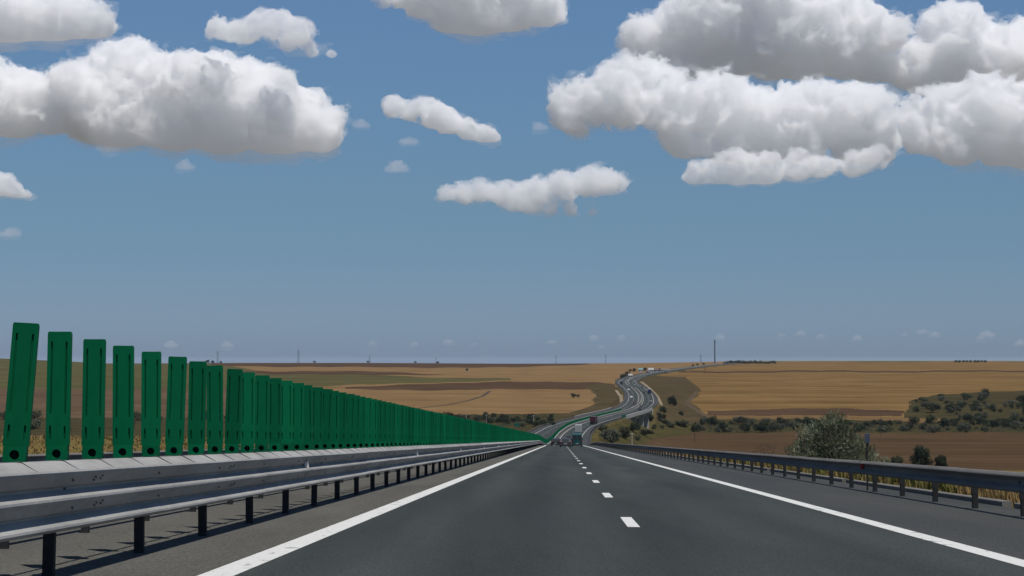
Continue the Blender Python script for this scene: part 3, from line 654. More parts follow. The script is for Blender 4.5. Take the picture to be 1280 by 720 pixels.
# undergrowth of the hedges
def undergrowth(name, label, seed, n, poly_, m, ymin=560):
    rs = np.random.RandomState(seed); pts = []
    u0, v0 = poly_.min(0); u1, v1 = poly_.max(0)
    while len(pts) < n:
        u, v = rs.uniform(u0, u1), rs.uniform(v0, v1)
        if inpoly(np.array([u]), np.array([v]), poly_)[0]: pts.append(tuple(ground_at(u, v, ymin)))
    lp = [(x, y, z + .3, s, s, s * .55) for (x, y, z), s in zip(pts, rs.uniform(.7, 2.2, n))]
    rs = np.random.RandomState(seed + 1); lum = np.array(lp); k = 60; ix = np.repeat(np.arange(n), k)
    d = rs.normal(size=(n * k, 3)); d /= np.linalg.norm(d, axis=1, keepdims=True); d[:, 2] = abs(d[:, 2]); c = lum[ix, :3] + d * lum[ix, 3:] * rs.uniform(.5, 1, (n * k, 1))
    t = rs.normal(size=(n * k, 3)); t /= np.linalg.norm(t, axis=1, keepdims=True); b_ = np.cross(t, rs.normal(size=(n * k, 3))); b_ /= np.linalg.norm(b_, axis=1, keepdims=True); s = rs.uniform(.12, .3, (n * k, 1))
    V = np.stack([c - t * s, c - b_ * s * .7, c + t * s, c + b_ * s * .7], 1).reshape(-1, 3)
    tag(link(name, mesh_np(name, V, np.arange(4 * n * k).reshape(-1, 4), m)), label, 'undergrowth', kind='stuff')
undergrowth('undergrowth', 'low mixed undergrowth along the valley hedge at right', 4, 420, poly([(868, 540.5), (900, 527), (1130, 528), (1300, 530), (1300, 540.5)]), LM_MID)
undergrowth('undergrowth', 'low undergrowth along the hedge left of the road', 5, 200, poly([(540, 533), (560, 519), (690, 519), (690, 533)]), LM_MID)

# ================================================================== poles, mast, signs, far buildings
M_PYL = mat('pylon_steel', (.10, .11, .125), .6, .3, .1, 1)
def pylon(u, vt, Y, label):
    x = ray(u, 450).x * Y; z = gz(x, Y); h = at(u, vt, Y).z - z; b = MB(); w = h * .085
    root = empty('pylon', (x, Y, z)); tag(root, label, 'pylon', None)
    leg = MB()
    for sx in (-1, 1):
        for sy in (-1, 1): leg.tube((sx * w, sy * w, -.5), (sx * w * .15, sy * w * .15, h), .22, .14, 4)
    leg.build('legs', M_PYL, root); lat = MB()
    for k in range(7):
        z0, z1 = h * k / 7, h * (k + 1) / 7; a0, a1 = w * (1 - .85 * k / 7), w * (1 - .85 * (k + 1) / 7)
        for sy in (-1, 1): lat.tube((-a0, sy * a0, z0), (a1, sy * a1, z1), .1, .1, 3); lat.tube((a0, sy * a0, z0), (-a1, sy * a1, z1), .1, .1, 3)
    lat.build('lattice', M_PYL, root)
    for zz, ww in ((.72, 5.5), (.84, 4.5), (.95, 3.5)): c = MB(); c.tube((-ww, 0, h * zz), (0, 0, h * (zz + .02)), .08, .2, 4); c.tube((ww, 0, h * zz), (0, 0, h * (zz + .02)), .08, .2, 4); c.build('cross_arm', M_PYL, root)
for u, vt, Y, lab in ((373, 437, 4000, 'tallest lattice pylon on the left skyline'), (272, 439, 4300, 'lattice pylon on the skyline left of the tallest one'), (462, 444, 4800, 'faint pylon on the left skyline right of the tallest one'), (545, 446, 5000, 'faint pylon on the skyline above the left stubble field'),
                      (695, 444, 4600, 'faint pylon on the skyline above the near road bend'), (757, 443, 4500, 'faint pylon on the skyline left of the far buildings'), (876, 443, 4200, 'faint pylon on the skyline just left of the tall mast')): pylon(u, vt, Y, lab)
Y = 3150; x = ray(893.5, 450).x * Y; z = gz(x, Y); h = at(893.5, 425, Y).z - z
ma = empty('telecom_mast', (x, Y, z)); tag(ma, 'tall dark telecom mast on the skyline beside the far road', 'mast')
b = MB(); b.tube((0, 0, -1), (0, 0, h), 1.25, 1.0, 10); b.build('shaft', M_PYL, ma)
b = MB()
for k in range(3): a = 2.09 * k; b.tube((1.2 * math.cos(a), 1.2 * math.sin(a), h - 5), (1.2 * math.cos(a), 1.2 * math.sin(a), h + .5), .28, .28, 5)
b.build('antenna', M_PYL, ma); b = MB(); b.box(-2.2, 2.2, -2, 2, -.5, 3); b.build('equipment_cabin', mat('grey_cabin', (.3, .3, .3)), ma)
M_POLE = mat('wood_pole', (.07, .06, .05), .9, 0, .2, 2); M_POLEL = mat('pale_pole', (.42, .40, .36), .8, 0, .1, 2)
def pole(u, vb, vt, r, m, label, arm=True, name='utility_pole'):
    g = ground_at(u, vb, 500); h = at(u, vt, g.y).z - g.z; root = empty(name, g); tag(root, label, 'pole')
    b = MB(); b.tube((0, 0, -.5), (0, 0, h), r, r * .7, 6); b.build('shaft', m, root)
    if arm: b = MB(); b.box(-.9, .9, -.08, .08, h - .5, h - .3); b.build('cross_arm', m, root)
for u, vb, vt, r, m, lab in ((868, 552, 542, .22, M_POLE, 'dark wooden pole at the near edge of the ploughed field'), (1101, 546, 518, .10, M_POLE, 'thin pole rising from the hedge right of the silvery bush'), (790, 556, 541, .22, M_POLEL, 'pale pole standing in the meadow below the bridge'),
                             (583, 533, 512, .13, M_POLEL, 'thin pale pole in the left hedge nearest the glare panels'), (608, 533, 518, .13, M_POLEL, 'thin pale pole in the middle of the left hedge'), (667, 533, 519, .2, M_POLEL, 'pale pole at the right end of the left hedge'), (881, 467, 459, .3, M_POLE, 'dark pole beside the far road left of the mast')):
    pole(u, vb, vt, r, m, lab)
# kilometre marker on the guard rail
M_BLUE = mat('sign_blue', srgb(74, 84, 98), .5, 0, .05, 3); M_GSIGN = mat('sign_green', srgb(20, 92, 78), .5, 0, .05, 3)
q = P(41.2, 7.34); km = empty('marker_post', q, rot_at(41)); tag(km, 'small blue-grey marker plate on a thin post at the right guard rail', 'marker post')
b = MB(); b.tube((0, 0, -.3), (0, 0, 1.32), .022, .022, 8); b.build('post', M_POST, km)
b = MB(); b.box(-.06, .06, -.035, -.024, 1.13, 1.36); b.build('plate', M_BLUE, km, bevel=.004)
def sign(u, vb, wpx, vt, vm, m, label):
    g = ground_at(u, vb, 500); k = g.y / F; root = empty('road_sign', g); tag(root, label, 'road sign'); h = at(u, vt, g.y).z - g.z; hm = at(u, vm, g.y).z - g.z; w = wpx * k / 2
    for s in (-1, 1): b = MB(); b.tube((s * w * .6, .1, -.4), (s * w * .6, .1, h), .09, .09, 6); b.build('post', M_POST, root)
    b = MB(); b.box(-w, w, -.06, .0, hm, h); b.build('board', m, root, bevel=.02)
sign(646, 536, 6.5, 529, 533.5, M_GSIGN, 'small teal road sign on posts beside the opposite carriageway')
q = P(884, 9.3); sg = empty('road_sign', (q[0], q[1], gz(q[0], q[1]))); tag(sg, 'green board on posts just before the bridge', 'road sign'); hq = q[2] - gz(q[0], q[1])
for s in (-1, 1): b = MB(); b.tube((s * .9, 0, -.3), (s * .9, 0, hq + 2.2), .07, .07, 6); b.build('post', M_POST, sg)
b = MB(); b.box(-1.1, 1.1, -.14, -.08, hq + .6, hq + 1.9); b.build('board', M_GSIGN, sg, bevel=.02)
M_WALL = mat('white_wall', (.40, .395, .38), .8, 0, .05, 1); M_WALL2 = mat('grey_wall', (.36, .36, .34), .8, 0, .08, 1); M_ROOFT = mat('teal_roof', (.16, .28, .26), .6, 0, .1, 1); M_ROOFW = mat('pale_roof', (.36, .36, .35), .6, 0, .08, 1); M_ROOFR = mat('dark_roof', (.16, .10, .08), .8, 0, .1, 1); M_GLASSD = mat('dark_glass', (.03, .035, .04), .15, 0, .1, 1, spec=.5)
def building(u, vb, wpx, hm, dep, wm, rm, label, gable=True, open_=False):
    g = ground_at(u, vb, 1500); w = wpx * g.y / F / 2; root = empty('building', g); tag(root, label, 'building')
    b = MB()
    if open_:
        for sx in (-1, -.33, .33, 1):
            for sy in (0, 1): b.tube((sx * w * .92, sy * dep, -.6), (sx * w * .92, sy * dep, hm), .25, .25, 6)
        b.build('columns', wm, root); b = MB(); b.box(-w, w, -1, dep + 1, hm, hm + 1.0); b.build('canopy', rm, root)
        return
    b.box(-w, w, 0, dep, -.8, hm); b.build('wall', wm, root)
    b = MB(); b.prism([(-.4, hm), (dep + .4, hm), (dep / 2, hm + dep * .28)], -w - .3, w + .3); b.build('roof', rm, root)
    n = max(2, int(w / 2.2))
    for k in range(n):
        x = -w + (k + .5) * 2 * w / n; b = MB(); b.box(x - .6, x + .6, -.06, -.01, 1.0, min(2.4, hm - .4)); b.build('window', M_GLASSD, root)
building(801, 465, 6, 3.4, 8, M_WALL, M_ROOFT, 'small white building with teal roof, leftmost at the far road bend')
building(814, 466.5, 6.5, 4.4, 9, M_WALL2, M_ROOFW, 'grey building with pale roof in the middle of the far buildings')
building(821, 465.3, 5, 3.2, 7, M_WALL2, M_ROOFR, 'low building with dark roof between grey building and white canopy')
building(831, 466, 11, 4.2, 12, M_WALL, M_WALL, 'wide white canopy on columns beside the far road', open_=True)
building(788, 472.3, 5, 2.8, 7, M_WALL, M_ROOFW, 'low white shed left of the far road')

# ================================================================== vehicles
M_TYRE = mat('tyre', (.012, .012, .013), .85, 0, .1, 8); M_RIM = mat('rim', (.35, .35, .36), .35, .7, .05, 8); M_TAIL = mat('tail_lamp', (.10, .008, .008), .3, 0, .05, 5); M_PLATE = mat('number_plate', (.4, .4, .39), .5, 0, .03, 5); M_TRIM = mat('dark_trim', (.02, .02, .022), .6, 0, .1, 5)
M_LAMP = mat('head_lamp', (.7, .7, .72), .2, 0, .05, 5)
def paint(name, c): return mat('paint_' + name, c, .4, 0, .04, 3, spec=.35)
def wheel(root, x, y, r, w):
    b = MB(); b.tube((x - w / 2, y, r), (x + w / 2, y, r), r, r, 14); o = b.build('wheel', M_TYRE, root); s = 1 if x > 0 else -1
    c = MB(); c.tube((x + s * w * .5, y, r), (x + s * (w * .5 + .012), y, r), r * .62, r * .58, 10); c.build('rim', M_RIM, o)
def car(label, Y, lat, col, L_=4.4, W_=1.78, H=1.45, back=True, group=None, van=False):
    root = empty('van' if van else 'car', P(Y, lat), rot_at(Y) + (0 if back else math.pi)); tag(root, label, 'van' if van else 'car', group); pm = paint(*col); hw = W_ / 2
    if van: prof = [(-L_ / 2, .35), (L_ / 2, .32), (L_ / 2, .85), (L_ / 2 - .75, 1.12), (L_ / 2 - 1.45, H * .93), (L_ / 2 - 1.9, H), (-L_ / 2 + .12, H), (-L_ / 2, H - .12)]; belt = 1.15
    else: prof = [(-L_ / 2, .32), (L_ / 2, .30), (L_ / 2, .62), (L_ / 2 - .2, .76), (L_ / 2 - 1.15, .92), (L_ / 2 - 1.9, H - .05), (L_ / 2 - 2.3, H), (-L_ / 2 + .95, H - .01), (-L_ / 2 + .55, H - .07), (-L_ / 2 + .08, .98), (-L_ / 2, .9)]; belt = 1.0
    b = MB(); b.prism(prof, -hw, hw, .20 if not van else .12, belt); b.build('body', pm, root, bevel=.035)
    y = -L_ / 2
    if van:
        for s in (-1, 1): b = MB(); b.box(s * .42 - .34, s * .42 + .34, y - .012, y + .1, 1.25, H - .32); b.build('rear_window', M_GLASSD, root)
    else:
        b = MB(); b.add([(-.60, y + .12, 1.0), (.60, y + .12, 1.0), (.53, y + .47, H - .12), (-.53, y + .47, H - .12), (-.60, y + .03, 1.02), (.60, y + .03, 1.02), (.53, y + .39, H - .10), (-.53, y + .39, H - .10)], [(4, 5, 6, 7), (0, 3, 2, 1), (0, 1, 5, 4), (1, 2, 6, 5), (2, 3, 7, 6), (3, 0, 4, 7)]); b.build('rear_window', M_GLASSD, root)
    for s in (-1, 1):
        b = MB(); b.box(s * (hw - .2) - .15, s * (hw - .2) + .15, y - .02, y + .06, .72 if not van else .85, .9 if not van else 1.2); b.build('tail_lamp', M_TAIL, root)
        b = MB(); b.box(s * (hw - .22) - .17, s * (hw - .22) + .17, -y - .08, -y + .015, .58, .70); b.build('head_lamp', M_LAMP, root)
        b = MB(); x = s * (hw - (.16 if not van else .10)); b.box(min(x, x + s * .02) , max(x, x + s * .02), -L_ / 2 + .9, L_ / 2 - 1.75, belt + .03, H - .18); b.build('side_window', M_GLASSD, root)
        b = MB(); b.box(s * (hw + .09) - .09, s * (hw + .09) + .09, L_ / 2 - 1.75, L_ / 2 - 1.6, belt, belt + .14); b.build('mirror', M_TRIM, root)
        for yy in (-L_ / 2 + .78, L_ / 2 - .85): wheel(root, s * (hw - .1), yy, .32, .2)
    b = MB(); b.box(-hw + .05, hw - .05, y - .06, y + .1, .28, .52); b.build('bumper', M_TRIM, root, bevel=.02)
    b = MB(); b.box(-.26, .26, y - .07, y - .02, .56, .67); b.build('number_plate', M_PLATE, root)
    b = MB(); b.add([(-hw * .8, L_ / 2 - 1.22, .95), (hw * .8, L_ / 2 - 1.22, .95), (hw * .66, L_ / 2 - 1.88, H - .12), (-hw * .66, L_ / 2 - 1.88, H - .12), (-hw * .8, L_ / 2 - 1.14, .98), (hw * .8, L_ / 2 - 1.14, .98), (hw * .66, L_ / 2 - 1.80, H - .08), (-hw * .66, L_ / 2 - 1.80, H - .08)], [(4, 5, 6, 7), (0, 3, 2, 1), (0, 1, 5, 4), (1, 2, 6, 5), (2, 3, 7, 6), (3, 0, 4, 7)])
    if not van: b.build('windscreen', M_GLASSD, root)
    return root
def truck(label, Y, lat, cabc, boxc, H=3.9, L_=13, back=True, roofc=None):
    root = empty('truck', P(Y, lat), rot_at(Y) + (0 if back else math.pi)); tag(root, label, 'truck'); y = -L_ / 2; cm, bm_ = paint(*cabc), paint(*boxc)
    b = MB(); b.box(-1.25, 1.25, y, L_ / 2 - 2.6, 1.15, H); box = b.build('cargo_box', bm_, root, bevel=.04)
    for s in (-1, 1):
        b = MB(); b.box(s * .61 - .58, s * .61 + .58, y - .05, y - .01, 1.3, H - .15); b.build('rear_door', bm_, root, bevel=.01)
        b = MB(); b.box(s * .95 - .2, s * .95 + .2, y - .04, y + .05, .82, 1.0); b.build('tail_lamp', M_TAIL, root)
    if roofc: b = MB(); b.box(-1.27, 1.27, y - .02, L_ / 2 - 2.58, H - .01, H + .12); b.build('roof', paint(*roofc), root)
    b = MB(); b.prism([(L_ / 2 - 2.3, .7), (L_ / 2, .6), (L_ / 2, 1.9), (L_ / 2 - .25, 3.0), (L_ / 2 - .9, 3.4), (L_ / 2 - 2.3, 3.4)], -1.22, 1.22); b.build('cab', cm, root, bevel=.05)
    b = MB(); b.add([(-1.05, L_ / 2 + .02, 1.95), (1.05, L_ / 2 + .02, 1.95), (1.0, L_ / 2 - .2, 2.85), (-1.0, L_ / 2 - .2, 2.85), (-1.05, L_ / 2 - .1, 1.95), (1.05, L_ / 2 - .1, 1.95), (1.0, L_ / 2 - .4, 2.85), (-1.0, L_ / 2 - .4, 2.85)], [(0, 1, 2, 3), (4, 7, 6, 5), (0, 4, 5, 1), (1, 5, 6, 2), (2, 6, 7, 3), (3, 7, 4, 0)]); b.build('windscreen', M_GLASSD, root)
    b = MB(); b.box(-.55, .55, y + .1, L_ / 2 - .2, .75, 1.1); b.build('chassis', M_TRIM, root)
    b = MB(); b.box(-1.15, 1.15, y + .02, y + .14, .45, .6); b.build('bumper', M_TRIM, root)
    for s in (-1, 1):
        for yy in (y + 1.2, y + 2.5, y + 3.8, L_ / 2 - 3.6, L_ / 2 - 1.1): wheel(root, s * 1.05, yy, .5, .34)
    return root
car('black car in the left lane, left of the dark grey car', 322, -.95, ('black', (.010, .011, .013)))
car('dark grey car crossing the dashed line behind the teal van', 271, .72, ('charcoal', (.05, .053, .06)), H=1.48)
car('teal van in the right lane nearest to the photographer', 302, 2.85, ('teal', (.006, .065, .068)), 5.0, 1.88, 2.32, van=True)
car('small dark car beyond the road crest ahead of the two near cars', 590, .2, ('navy', (.02, .022, .03)))
truck('white box truck ahead of the teal van', 645, 2.9, ('white', (.6, .6, .6)), ('white2', (.30, .31, .30)))
truck('dark red box truck in the right lane before the bridge', 792, 2.9, ('maroon', (.05, .014, .018)), ('maroon2', (.055, .016, .02)), H=3.7)
car('dark car on the bridge in the right lane', 1050, 2.9, ('navy2', (.02, .022, .03)))
truck('dark blue truck with white roof on the bend beyond the bridge', 1400, 3.0, ('navy3', (.015, .02, .06)), ('navy4', (.02, .024, .07)), roofc=('white3', (.7, .7, .7)))
car('small dark car just left of the dark blue truck', 1420, -.9, ('navy5', (.02, .022, .03)))
car('white car coming towards us on the bend, the nearer of two', 1305, -12.1, ('white4', (.75, .75, .75)), back=False, H=1.6)
car('white car coming towards us on the bend, the farther of two', 1500, -12.1, ('white5', (.7, .7, .7)), back=False)
truck('oncoming dark truck with pale roof at the top of the bend', 1760, -12.2, ('grey', (.03, .035, .045)), ('grey2', (.06, .065, .08)), back=False, roofc=('white6', (.65, .65, .65)))

for Y_, la, c_, bk, lab in ((1120, -.9, ('g1', (.12, .12, .13)), 1, 'grey car in the left lane just past the bridge'), (1215, 2.9, ('g2', (.3, .3, .3)), 1, 'pale grey car in the right lane past the bridge'), (1600, 2.9, ('g3', (.05, .05, .06)), 1, 'dark car in the right lane high on the far bend'), (1680, -.9, ('g4', (.35, .35, .35)), 1, 'pale car in the left lane high on the far bend'),
                           (1180, -8.4, ('g5', (.08, .02, .02)), 0, 'dark red oncoming car near the far end of the bridge'), (1610, -8.4, ('g6', (.1, .1, .11)), 0, 'grey oncoming car between the white cars and the oncoming truck'), (1890, 2.9, ('g7', (.4, .4, .4)), 1, 'pale car where the far road turns right'), (2010, -12.1, ('g8', (.3, .3, .32)), 0, 'oncoming pale car by the low white shed')):
    car(lab, Y_, la, c_, back=bool(bk), H=1.6)
truck('oncoming pale truck passing the far buildings', 2300, -12.2, ('g9', (.2, .2, .2)), ('g10', (.42, .42, .42)), back=False)

# ================================================================== clouds: closed bodies of scattering droplets, lit by the sun and sky
def vnoise(Pn, seed):
    rs = np.random.RandomState(seed); G = rs.normal(size=(4096, 3)).astype(np.float32); G /= np.linalg.norm(G, axis=1, keepdims=True)
    i = np.floor(Pn).astype(np.int64); f = (Pn - i).astype(np.float32); w = f * f * f * (f * (f * 6 - 15) + 10); r = 0
    for dx in (0, 1):
        for dy in (0, 1):
            for dz in (0, 1):
                g = G[((i[:, 0] + dx) * 73856093 ^ (i[:, 1] + dy) * 19349663 ^ (i[:, 2] + dz) * 83492791) & 4095]
                d = g[:, 0] * (f[:, 0] - dx) + g[:, 1] * (f[:, 1] - dy) + g[:, 2] * (f[:, 2] - dz)
                r = r + d * (w[:, 0] if dx else 1 - w[:, 0]) * (w[:, 1] if dy else 1 - w[:, 1]) * (w[:, 2] if dz else 1 - w[:, 2])
    return r
def surface_nets(D, org, h):
    nx, ny, nz = D.shape; ins = D > 0; cs = [(a, b, c) for a in (0, 1) for b in (0, 1) for c in (0, 1)]
    sl = lambda A, c: A[c[0]:nx - 1 + c[0], c[1]:ny - 1 + c[1], c[2]:nz - 1 + c[2]]
    cnt = sum(sl(ins, c).astype(np.int8) for c in cs); act = (cnt > 0) & (cnt < 8); ii = np.argwhere(act)
    num = np.zeros((len(ii), 3), np.float32); den = np.zeros(len(ii), np.float32)
    for c in cs:
        for ax in range(3):
            if c[ax] == 0:
                c2 = list(c); c2[ax] = 1; A = sl(D, c)[act]; B = sl(D, c2)[act]; x = (A > 0) != (B > 0); t = np.where(x, A / np.where(x, A - B, 1), 0)
                for k in range(3): num[:, k] += np.where(x, t if k == ax else c[k], 0)
                den += x
    idx = -np.ones(act.shape, np.int64); idx[act] = np.arange(len(ii)); V = (ii + num / den[:, None]) * h + org; Fs = []
    for ax in range(3):
        b, c = (ax + 1) % 3, (ax + 2) % 3; A = np.take(ins, range(0, D.shape[ax] - 1), ax); B = np.take(ins, range(1, D.shape[ax]), ax)
        for flag, (p, q) in ((1, (A, ~B)), (0, (~A, B))):
            e = np.argwhere(p & q)
            def co(db, dc):
                k = e.copy(); k[:, b] -= db; k[:, c] -= dc; return idx[k[:, 0], k[:, 1], k[:, 2]]
            q4 = np.stack([co(1, 1), co(0, 1), co(0, 0), co(1, 0)], 1); Fs.append(q4 if flag else q4[:, ::-1])
    return V, np.concatenate(Fs)
CM = {}
def cloud_mat(dens):
    if dens not in CM:
        m = bpy.data.materials.new('cloud_droplets'); m.use_nodes = True; t = m.node_tree; t.nodes.clear()
        out = t.nodes.new('ShaderNodeOutputMaterial'); pv = t.nodes.new('ShaderNodeVolumeScatter')
        pv.inputs['Density'].default_value = dens; pv.inputs['Color'].default_value = (1, 1, 1, 1); pv.inputs['Anisotropy'].default_value = 0.
        t.links.new(pv.outputs[0], out.inputs['Volume']); CM[dens] = m
    return CM[dens]
def cloud(label, lumps, seed, base_v, Y, vox=2.3, dens=.0085, amp=1., wisp=.0024, group=None):
    """lumps (u, v, r) in photo pixels at distance Y; flat underside at base_v"""
    rg = random.Random(seed); s = Y / F; h = vox * s; zb = at(640, base_v, Y).z
    C = np.array([list(at(l[0], l[1], Y + rg.uniform(-.5, .5) * l[2] * s)) for l in lumps]); Rr = np.array([l[2] * s for l in lumps])
    pad = (10 + 26 * amp) * s; lo = (C - Rr[:, None]).min(0) - pad; hi = (C + Rr[:, None]).max(0) + pad; lo[2] = max(lo[2], zb - 22 * amp * s)
    n = np.ceil((hi - lo) / h).astype(int)
    ax = [np.float32(lo[k] + h * np.arange(n[k])) for k in range(3)]; k_ = 9 * s * min(1, amp); acc = np.zeros(n, np.float32)
    for c, r in zip(C, Rr):
        d = np.sqrt(((ax[0] - c[0]) ** 2)[:, None, None] + ((ax[1] - c[1]) ** 2)[None, :, None] + 1.15 * ((ax[2] - c[2]) ** 2)[None, None, :]) - r
        acc += np.exp(-np.clip(d / k_, -40, 40))
    d = -k_ * np.log(acc + 1e-25)
    zz = np.broadcast_to(ax[2][None, None, :], d.shape); d = np.maximum(d, (zb - zz) * .8)
    near = np.abs(d) < (8 + 34 * amp) * s; ix = np.argwhere(near)
    p = np.stack([ax[k][ix[:, k]] for k in range(3)], 1) / s; up = np.clip((p[:, 2] * s - zb) / (55 * s * amp), .22, 1)
    nz = 0
    for lam, a in ((60, 30), (34, 30), (17, 20), (8.5, 15.0), (4.6, 9.0)):
        lam_ = lam * max(.45, min(1, amp)); 
        if lam_ < vox * 1.5: continue
        q = vnoise(p / lam_ + seed * 7.1, seed + int(lam)); nz = nz + (a * 1.5 * q * np.sqrt(up) if lam > 50 else a * (.40 - 2.0 * np.abs(q)) * up)
    d[near] -= nz * s * .60 * amp
    D = -d / s
    nw = np.zeros(d.shape, np.float32); nw[near] = vnoise(p / np.array([34, 22, 10]) + 3.3, seed + 99) * 24 + vnoise(p / np.array([12, 9, 5]) + 3.3, seed + 98) * 11
    root = empty('cloud', C.mean(0)); tag(root, label, 'cloud', group); inv = Matrix.Translation(-root.location)
    soft = np.clip((zb + 16 * amp * s - zz) / (16 * amp * s), 0, 2) * 13 * min(1, amp)
    def close(E_):
        E_ = E_.copy()
        for A in (0, -1): E_[A] = -9; E_[:, A] = -9; E_[:, :, A] = -9
        return E_
    def surf(E_, step=1):
        E_ = close(E_[::step, ::step, ::step]); return surface_nets(E_, lo, h * step) if (E_ > 0).any() else None
    org = np.array(root.location); parts = []; B = D - soft; outer = surf(B)
    if outer is None: outer = surf(D)
    rim = 9.0 * min(1, amp) * np.clip((zz - zb) / (45 * amp * s), .45, 1); inner = surf(B - rim, 2) if amp > .45 else None
    if inner is not None:      # denser rim round a thinner heart
        V = np.concatenate([outer[0], inner[0]]); Q = np.concatenate([outer[1], inner[1][:, ::-1] + len(outer[0])]); parts.append(('body', V, Q, cloud_mat(dens * 2.3)))
        core = surf(B - rim + 1.2, 2); parts.append(('core', core[0], core[1], cloud_mat(dens * .55)))
    else: parts.append(('body', outer[0], outer[1], cloud_mat(dens)))
    w_ = surf(D + (2.2 + np.maximum(nw, -1.5)) * min(1, amp), 2 if amp > .45 else 1)
    if w_ is not None: parts.append(('wisp', w_[0], w_[1], cloud_mat(wisp)))
    for nm, V, Q, m in parts: link(nm, mesh_np(nm, V - org, Q, m), root)
cloud('huge white cumulus with grey base filling the upper left', [(95, 112, 34), (140, 100, 44), (195, 112, 48), (250, 116, 48), (300, 128, 46), (345, 138, 44), (385, 155, 34), (405, 176, 20), (150, 150, 38), (215, 165, 32), (280, 172, 30), (345, 175, 30), (110, 145, 30)], 1, 197, 12500)
cloud('white cumulus cut off by the left edge below the corner cloud', [(5, 108, 30), (45, 118, 26), (-45, 110, 44), (75, 135, 24), (20, 145, 28), (-30, 150, 34), (110, 155, 16), (60, 158, 16), (130, 168, 10)], 2, 183, 12500)
cloud('pale cloud in the top left corner', [(-30, 28, 38), (20, 20, 36), (65, 22, 30), (105, 28, 22), (128, 30, 12), (0, 45, 20), (75, 38, 16)], 3, 60, 11500)
cloud('thin pale cloud near the top, right of the corner cloud', [(285, 38, 16), (315, 36, 18), (348, 32, 19), (375, 42, 14), (360, 58, 9), (390, 66, 7), (415, 69, 5), (270, 38, 8)], 4, 80, 12000, 2.4, .0065, .62)
cloud('wide flat cloud cut off by the top edge in the middle', [(480, -6, 10), (520, -8, 22), (560, 4, 30), (600, 6, 32), (640, 8, 28), (672, 12, 20), (690, 20, 9), (560, 26, 14), (600, 32, 12), (575, -30, 40), (640, -30, 36)], 5, 51, 11500, 2.3)
cloud('small slanting white cloud left of the middle', [(494, 132, 12), (515, 140, 12), (538, 145, 16), (560, 152, 16), (582, 160, 14), (604, 168, 10), (620, 173, 6)], 6, 183, 14500, 2.2, .010, .5)
cloud('lone long white cloud low in the middle of the sky', [(560, 243, 8), (580, 240, 12), (603, 240, 14), (628, 243, 14), (652, 246, 15), (678, 239, 17), (705, 231, 18), (735, 227, 18), (762, 226, 15), (780, 229, 9), (665, 258, 11), (690, 261, 10), (715, 264, 8), (740, 266, 6), (640, 256, 9)], 7, 275, 17500, 2.2, .008, .42)
cloud('tall white cumulus cut off by the top edge at right', [(805, 52, 26), (840, 40, 36), (885, 18, 44), (930, 30, 46), (975, 25, 46), (1020, 35, 44), (1065, 40, 40), (1096, 42, 24), (1116, 38, 12), (860, 75, 28), (910, 80, 24), (960, 82, 22), (1010, 80, 24), (1055, 76, 20), (900, -20, 40), (970, -25, 45)], 8, 114, 13400, 2.4)
cloud('middle tier of the great cumulus at right', [(708, 128, 18), (735, 115, 24), (765, 112, 28), (800, 110, 30), (835, 125, 34), (870, 130, 36), (905, 140, 36), (945, 145, 34), (985, 145, 34), (1020, 148, 32), (1060, 145, 30), (1090, 150, 25), (1112, 176, 18), (730, 148, 16), (770, 150, 16), (860, 170, 26), (910, 185, 22), (960, 188, 22), (1010, 185, 24), (1060, 185, 22), (1105, 188, 18)], 9, 214, 11500, 2.4)
cloud('low shelf cloud under the great cumulus at right', [(868, 220, 12), (892, 213, 17), (925, 211, 20), (960, 212, 20), (995, 211, 18), (1030, 208, 16), (1065, 204, 14), (1095, 200, 12)], 10, 239, 11000, 2.4, .0065, .6)
cloud('grey cumulus at the upper right edge', [(1085, 88, 14), (1115, 82, 22), (1158, 72, 28), (1182, 38, 30), (1200, 28, 24), (1215, 60, 38), (1250, 75, 42), (1290, 70, 44), (1160, 95, 26), (1205, 105, 28), (1330, 60, 50)], 11, 134, 13600, 2.4)
cloud('cumulus at the right edge under the grey one', [(1145, 148, 20), (1170, 142, 26), (1205, 145, 32), (1245, 142, 36), (1290, 145, 42), (1160, 172, 18), (1200, 185, 22), (1240, 192, 22), (1285, 190, 26), (1335, 150, 50)], 12, 220, 11600, 2.4)
cloud('small cloud cut off by the left edge', [(-10, 232, 18), (10, 235, 11), (22, 242, 8), (34, 246, 4)], 13, 253, 15500, 2.2, .007, .5)
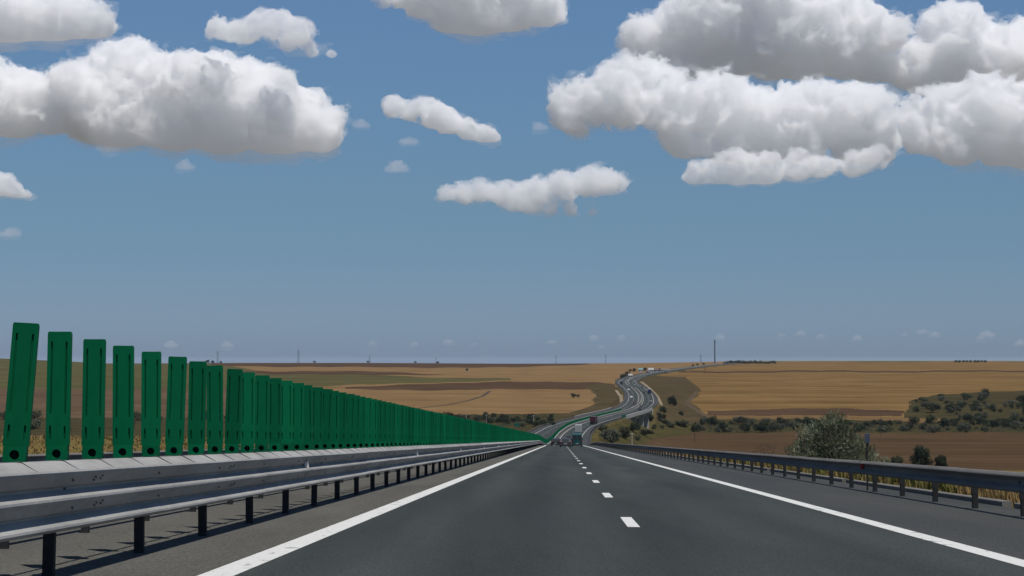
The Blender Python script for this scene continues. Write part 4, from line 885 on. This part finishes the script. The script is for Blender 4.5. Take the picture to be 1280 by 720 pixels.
for i, (u, v, r, lab) in enumerate([(510, 178, 6, 'faint scrap of cloud under the small slanting cloud'), (495, 211, 9, 'faint thin scrap of cloud above the lone long cloud'), (262, 183, 8, 'small puff hanging under the huge left cumulus'), (676, 160, 6, 'tiny puff left of the great right cumulus'), (452, 157, 6, 'tiny faint puff right of the huge left cumulus'),
                                     (12, 292, 8, 'faint cloud scrap low at the left edge'), (136, 184, 9, 'small puff under the left end of the huge cumulus'), (232, 208, 7, 'faint puff in the blue below the huge left cumulus')]):
    cloud(lab, [(u, v, r), (u + r * 1.3, v + 1, r * .6), (u - r * 1.2, v + 1.5, r * .5)], 20 + i, v + r * .8, 15000, 1.5, .0028, .32, .0012)
hz = [(1000, 417, 5), (978, 420, 3.5), (1026, 421, 3.5), (1072, 424, 4), (1155, 415, 5.5), (1130, 420, 4), (1168, 419, 3.5), (1235, 419, 5), (1225, 424, 3), (743, 423, 4), (775, 422, 3), (690, 428, 4), (752, 435, 3), (215, 432, 6), (285, 432, 5), (560, 428, 4), (466, 430, 3.5), (592, 430, 3), (518, 431, 3), (900, 423, 3), (1275, 430, 4)]
for i, (u, v, r) in enumerate(hz):
    cloud('tiny pale cloud far off just above the skyline', [(u, v, r * .8), (u + r * 1.1, v + .6, r * .55), (u - r * 1.2, v + .8, r * .5)], 50 + i, v + r * .55, 40000, .9, .0010, .2, .0004, 'tiny clouds along the skyline')

# ================================================================== labels of look-alikes: their place in the row
def ordinal(n): return str(n) + ('th' if 10 <= n % 100 <= 20 else {1: 'st', 2: 'nd', 3: 'rd'}.get(n % 10, 'th'))
PLACE = {'bushes of the valley hedge': 'in the hedge strip beyond the ploughed field', 'bushes of the scrub hill': 'on the scrubby hill at right', 'bushes of the left valley hedge': 'in the hedge row left of the road', 'bushes behind the glare panels': 'in the scrub behind the green glare panels',
         'small bushes by the bridge': 'on the meadow below the bridge', 'small bushes on the cutting': 'on the right cutting slope', 'skyline tree row': 'in the skyline row right of the mast', 'far right skyline trees': 'in the faint skyline row at far right',
         'left skyline trees': 'on the skyline of the left fields', 'trees by the far buildings': 'by the buildings at the far road bend', 'tiny clouds along the skyline': 'just above the skyline'}
for g, pl in PLACE.items():
    os_ = [o for o in COL.objects if o.get('group') == g]; os_.sort(key=lambda o: o.location.x / o.location.y)
    for i, o in enumerate(os_): o['label'] = ('tiny pale cloud' if 'cloud' in g else ('dark ' if 'skyline' in g or 'build' in g else '') + o['category']) + ' ' + pl + ', ' + ordinal(i + 1) + ' from the left'
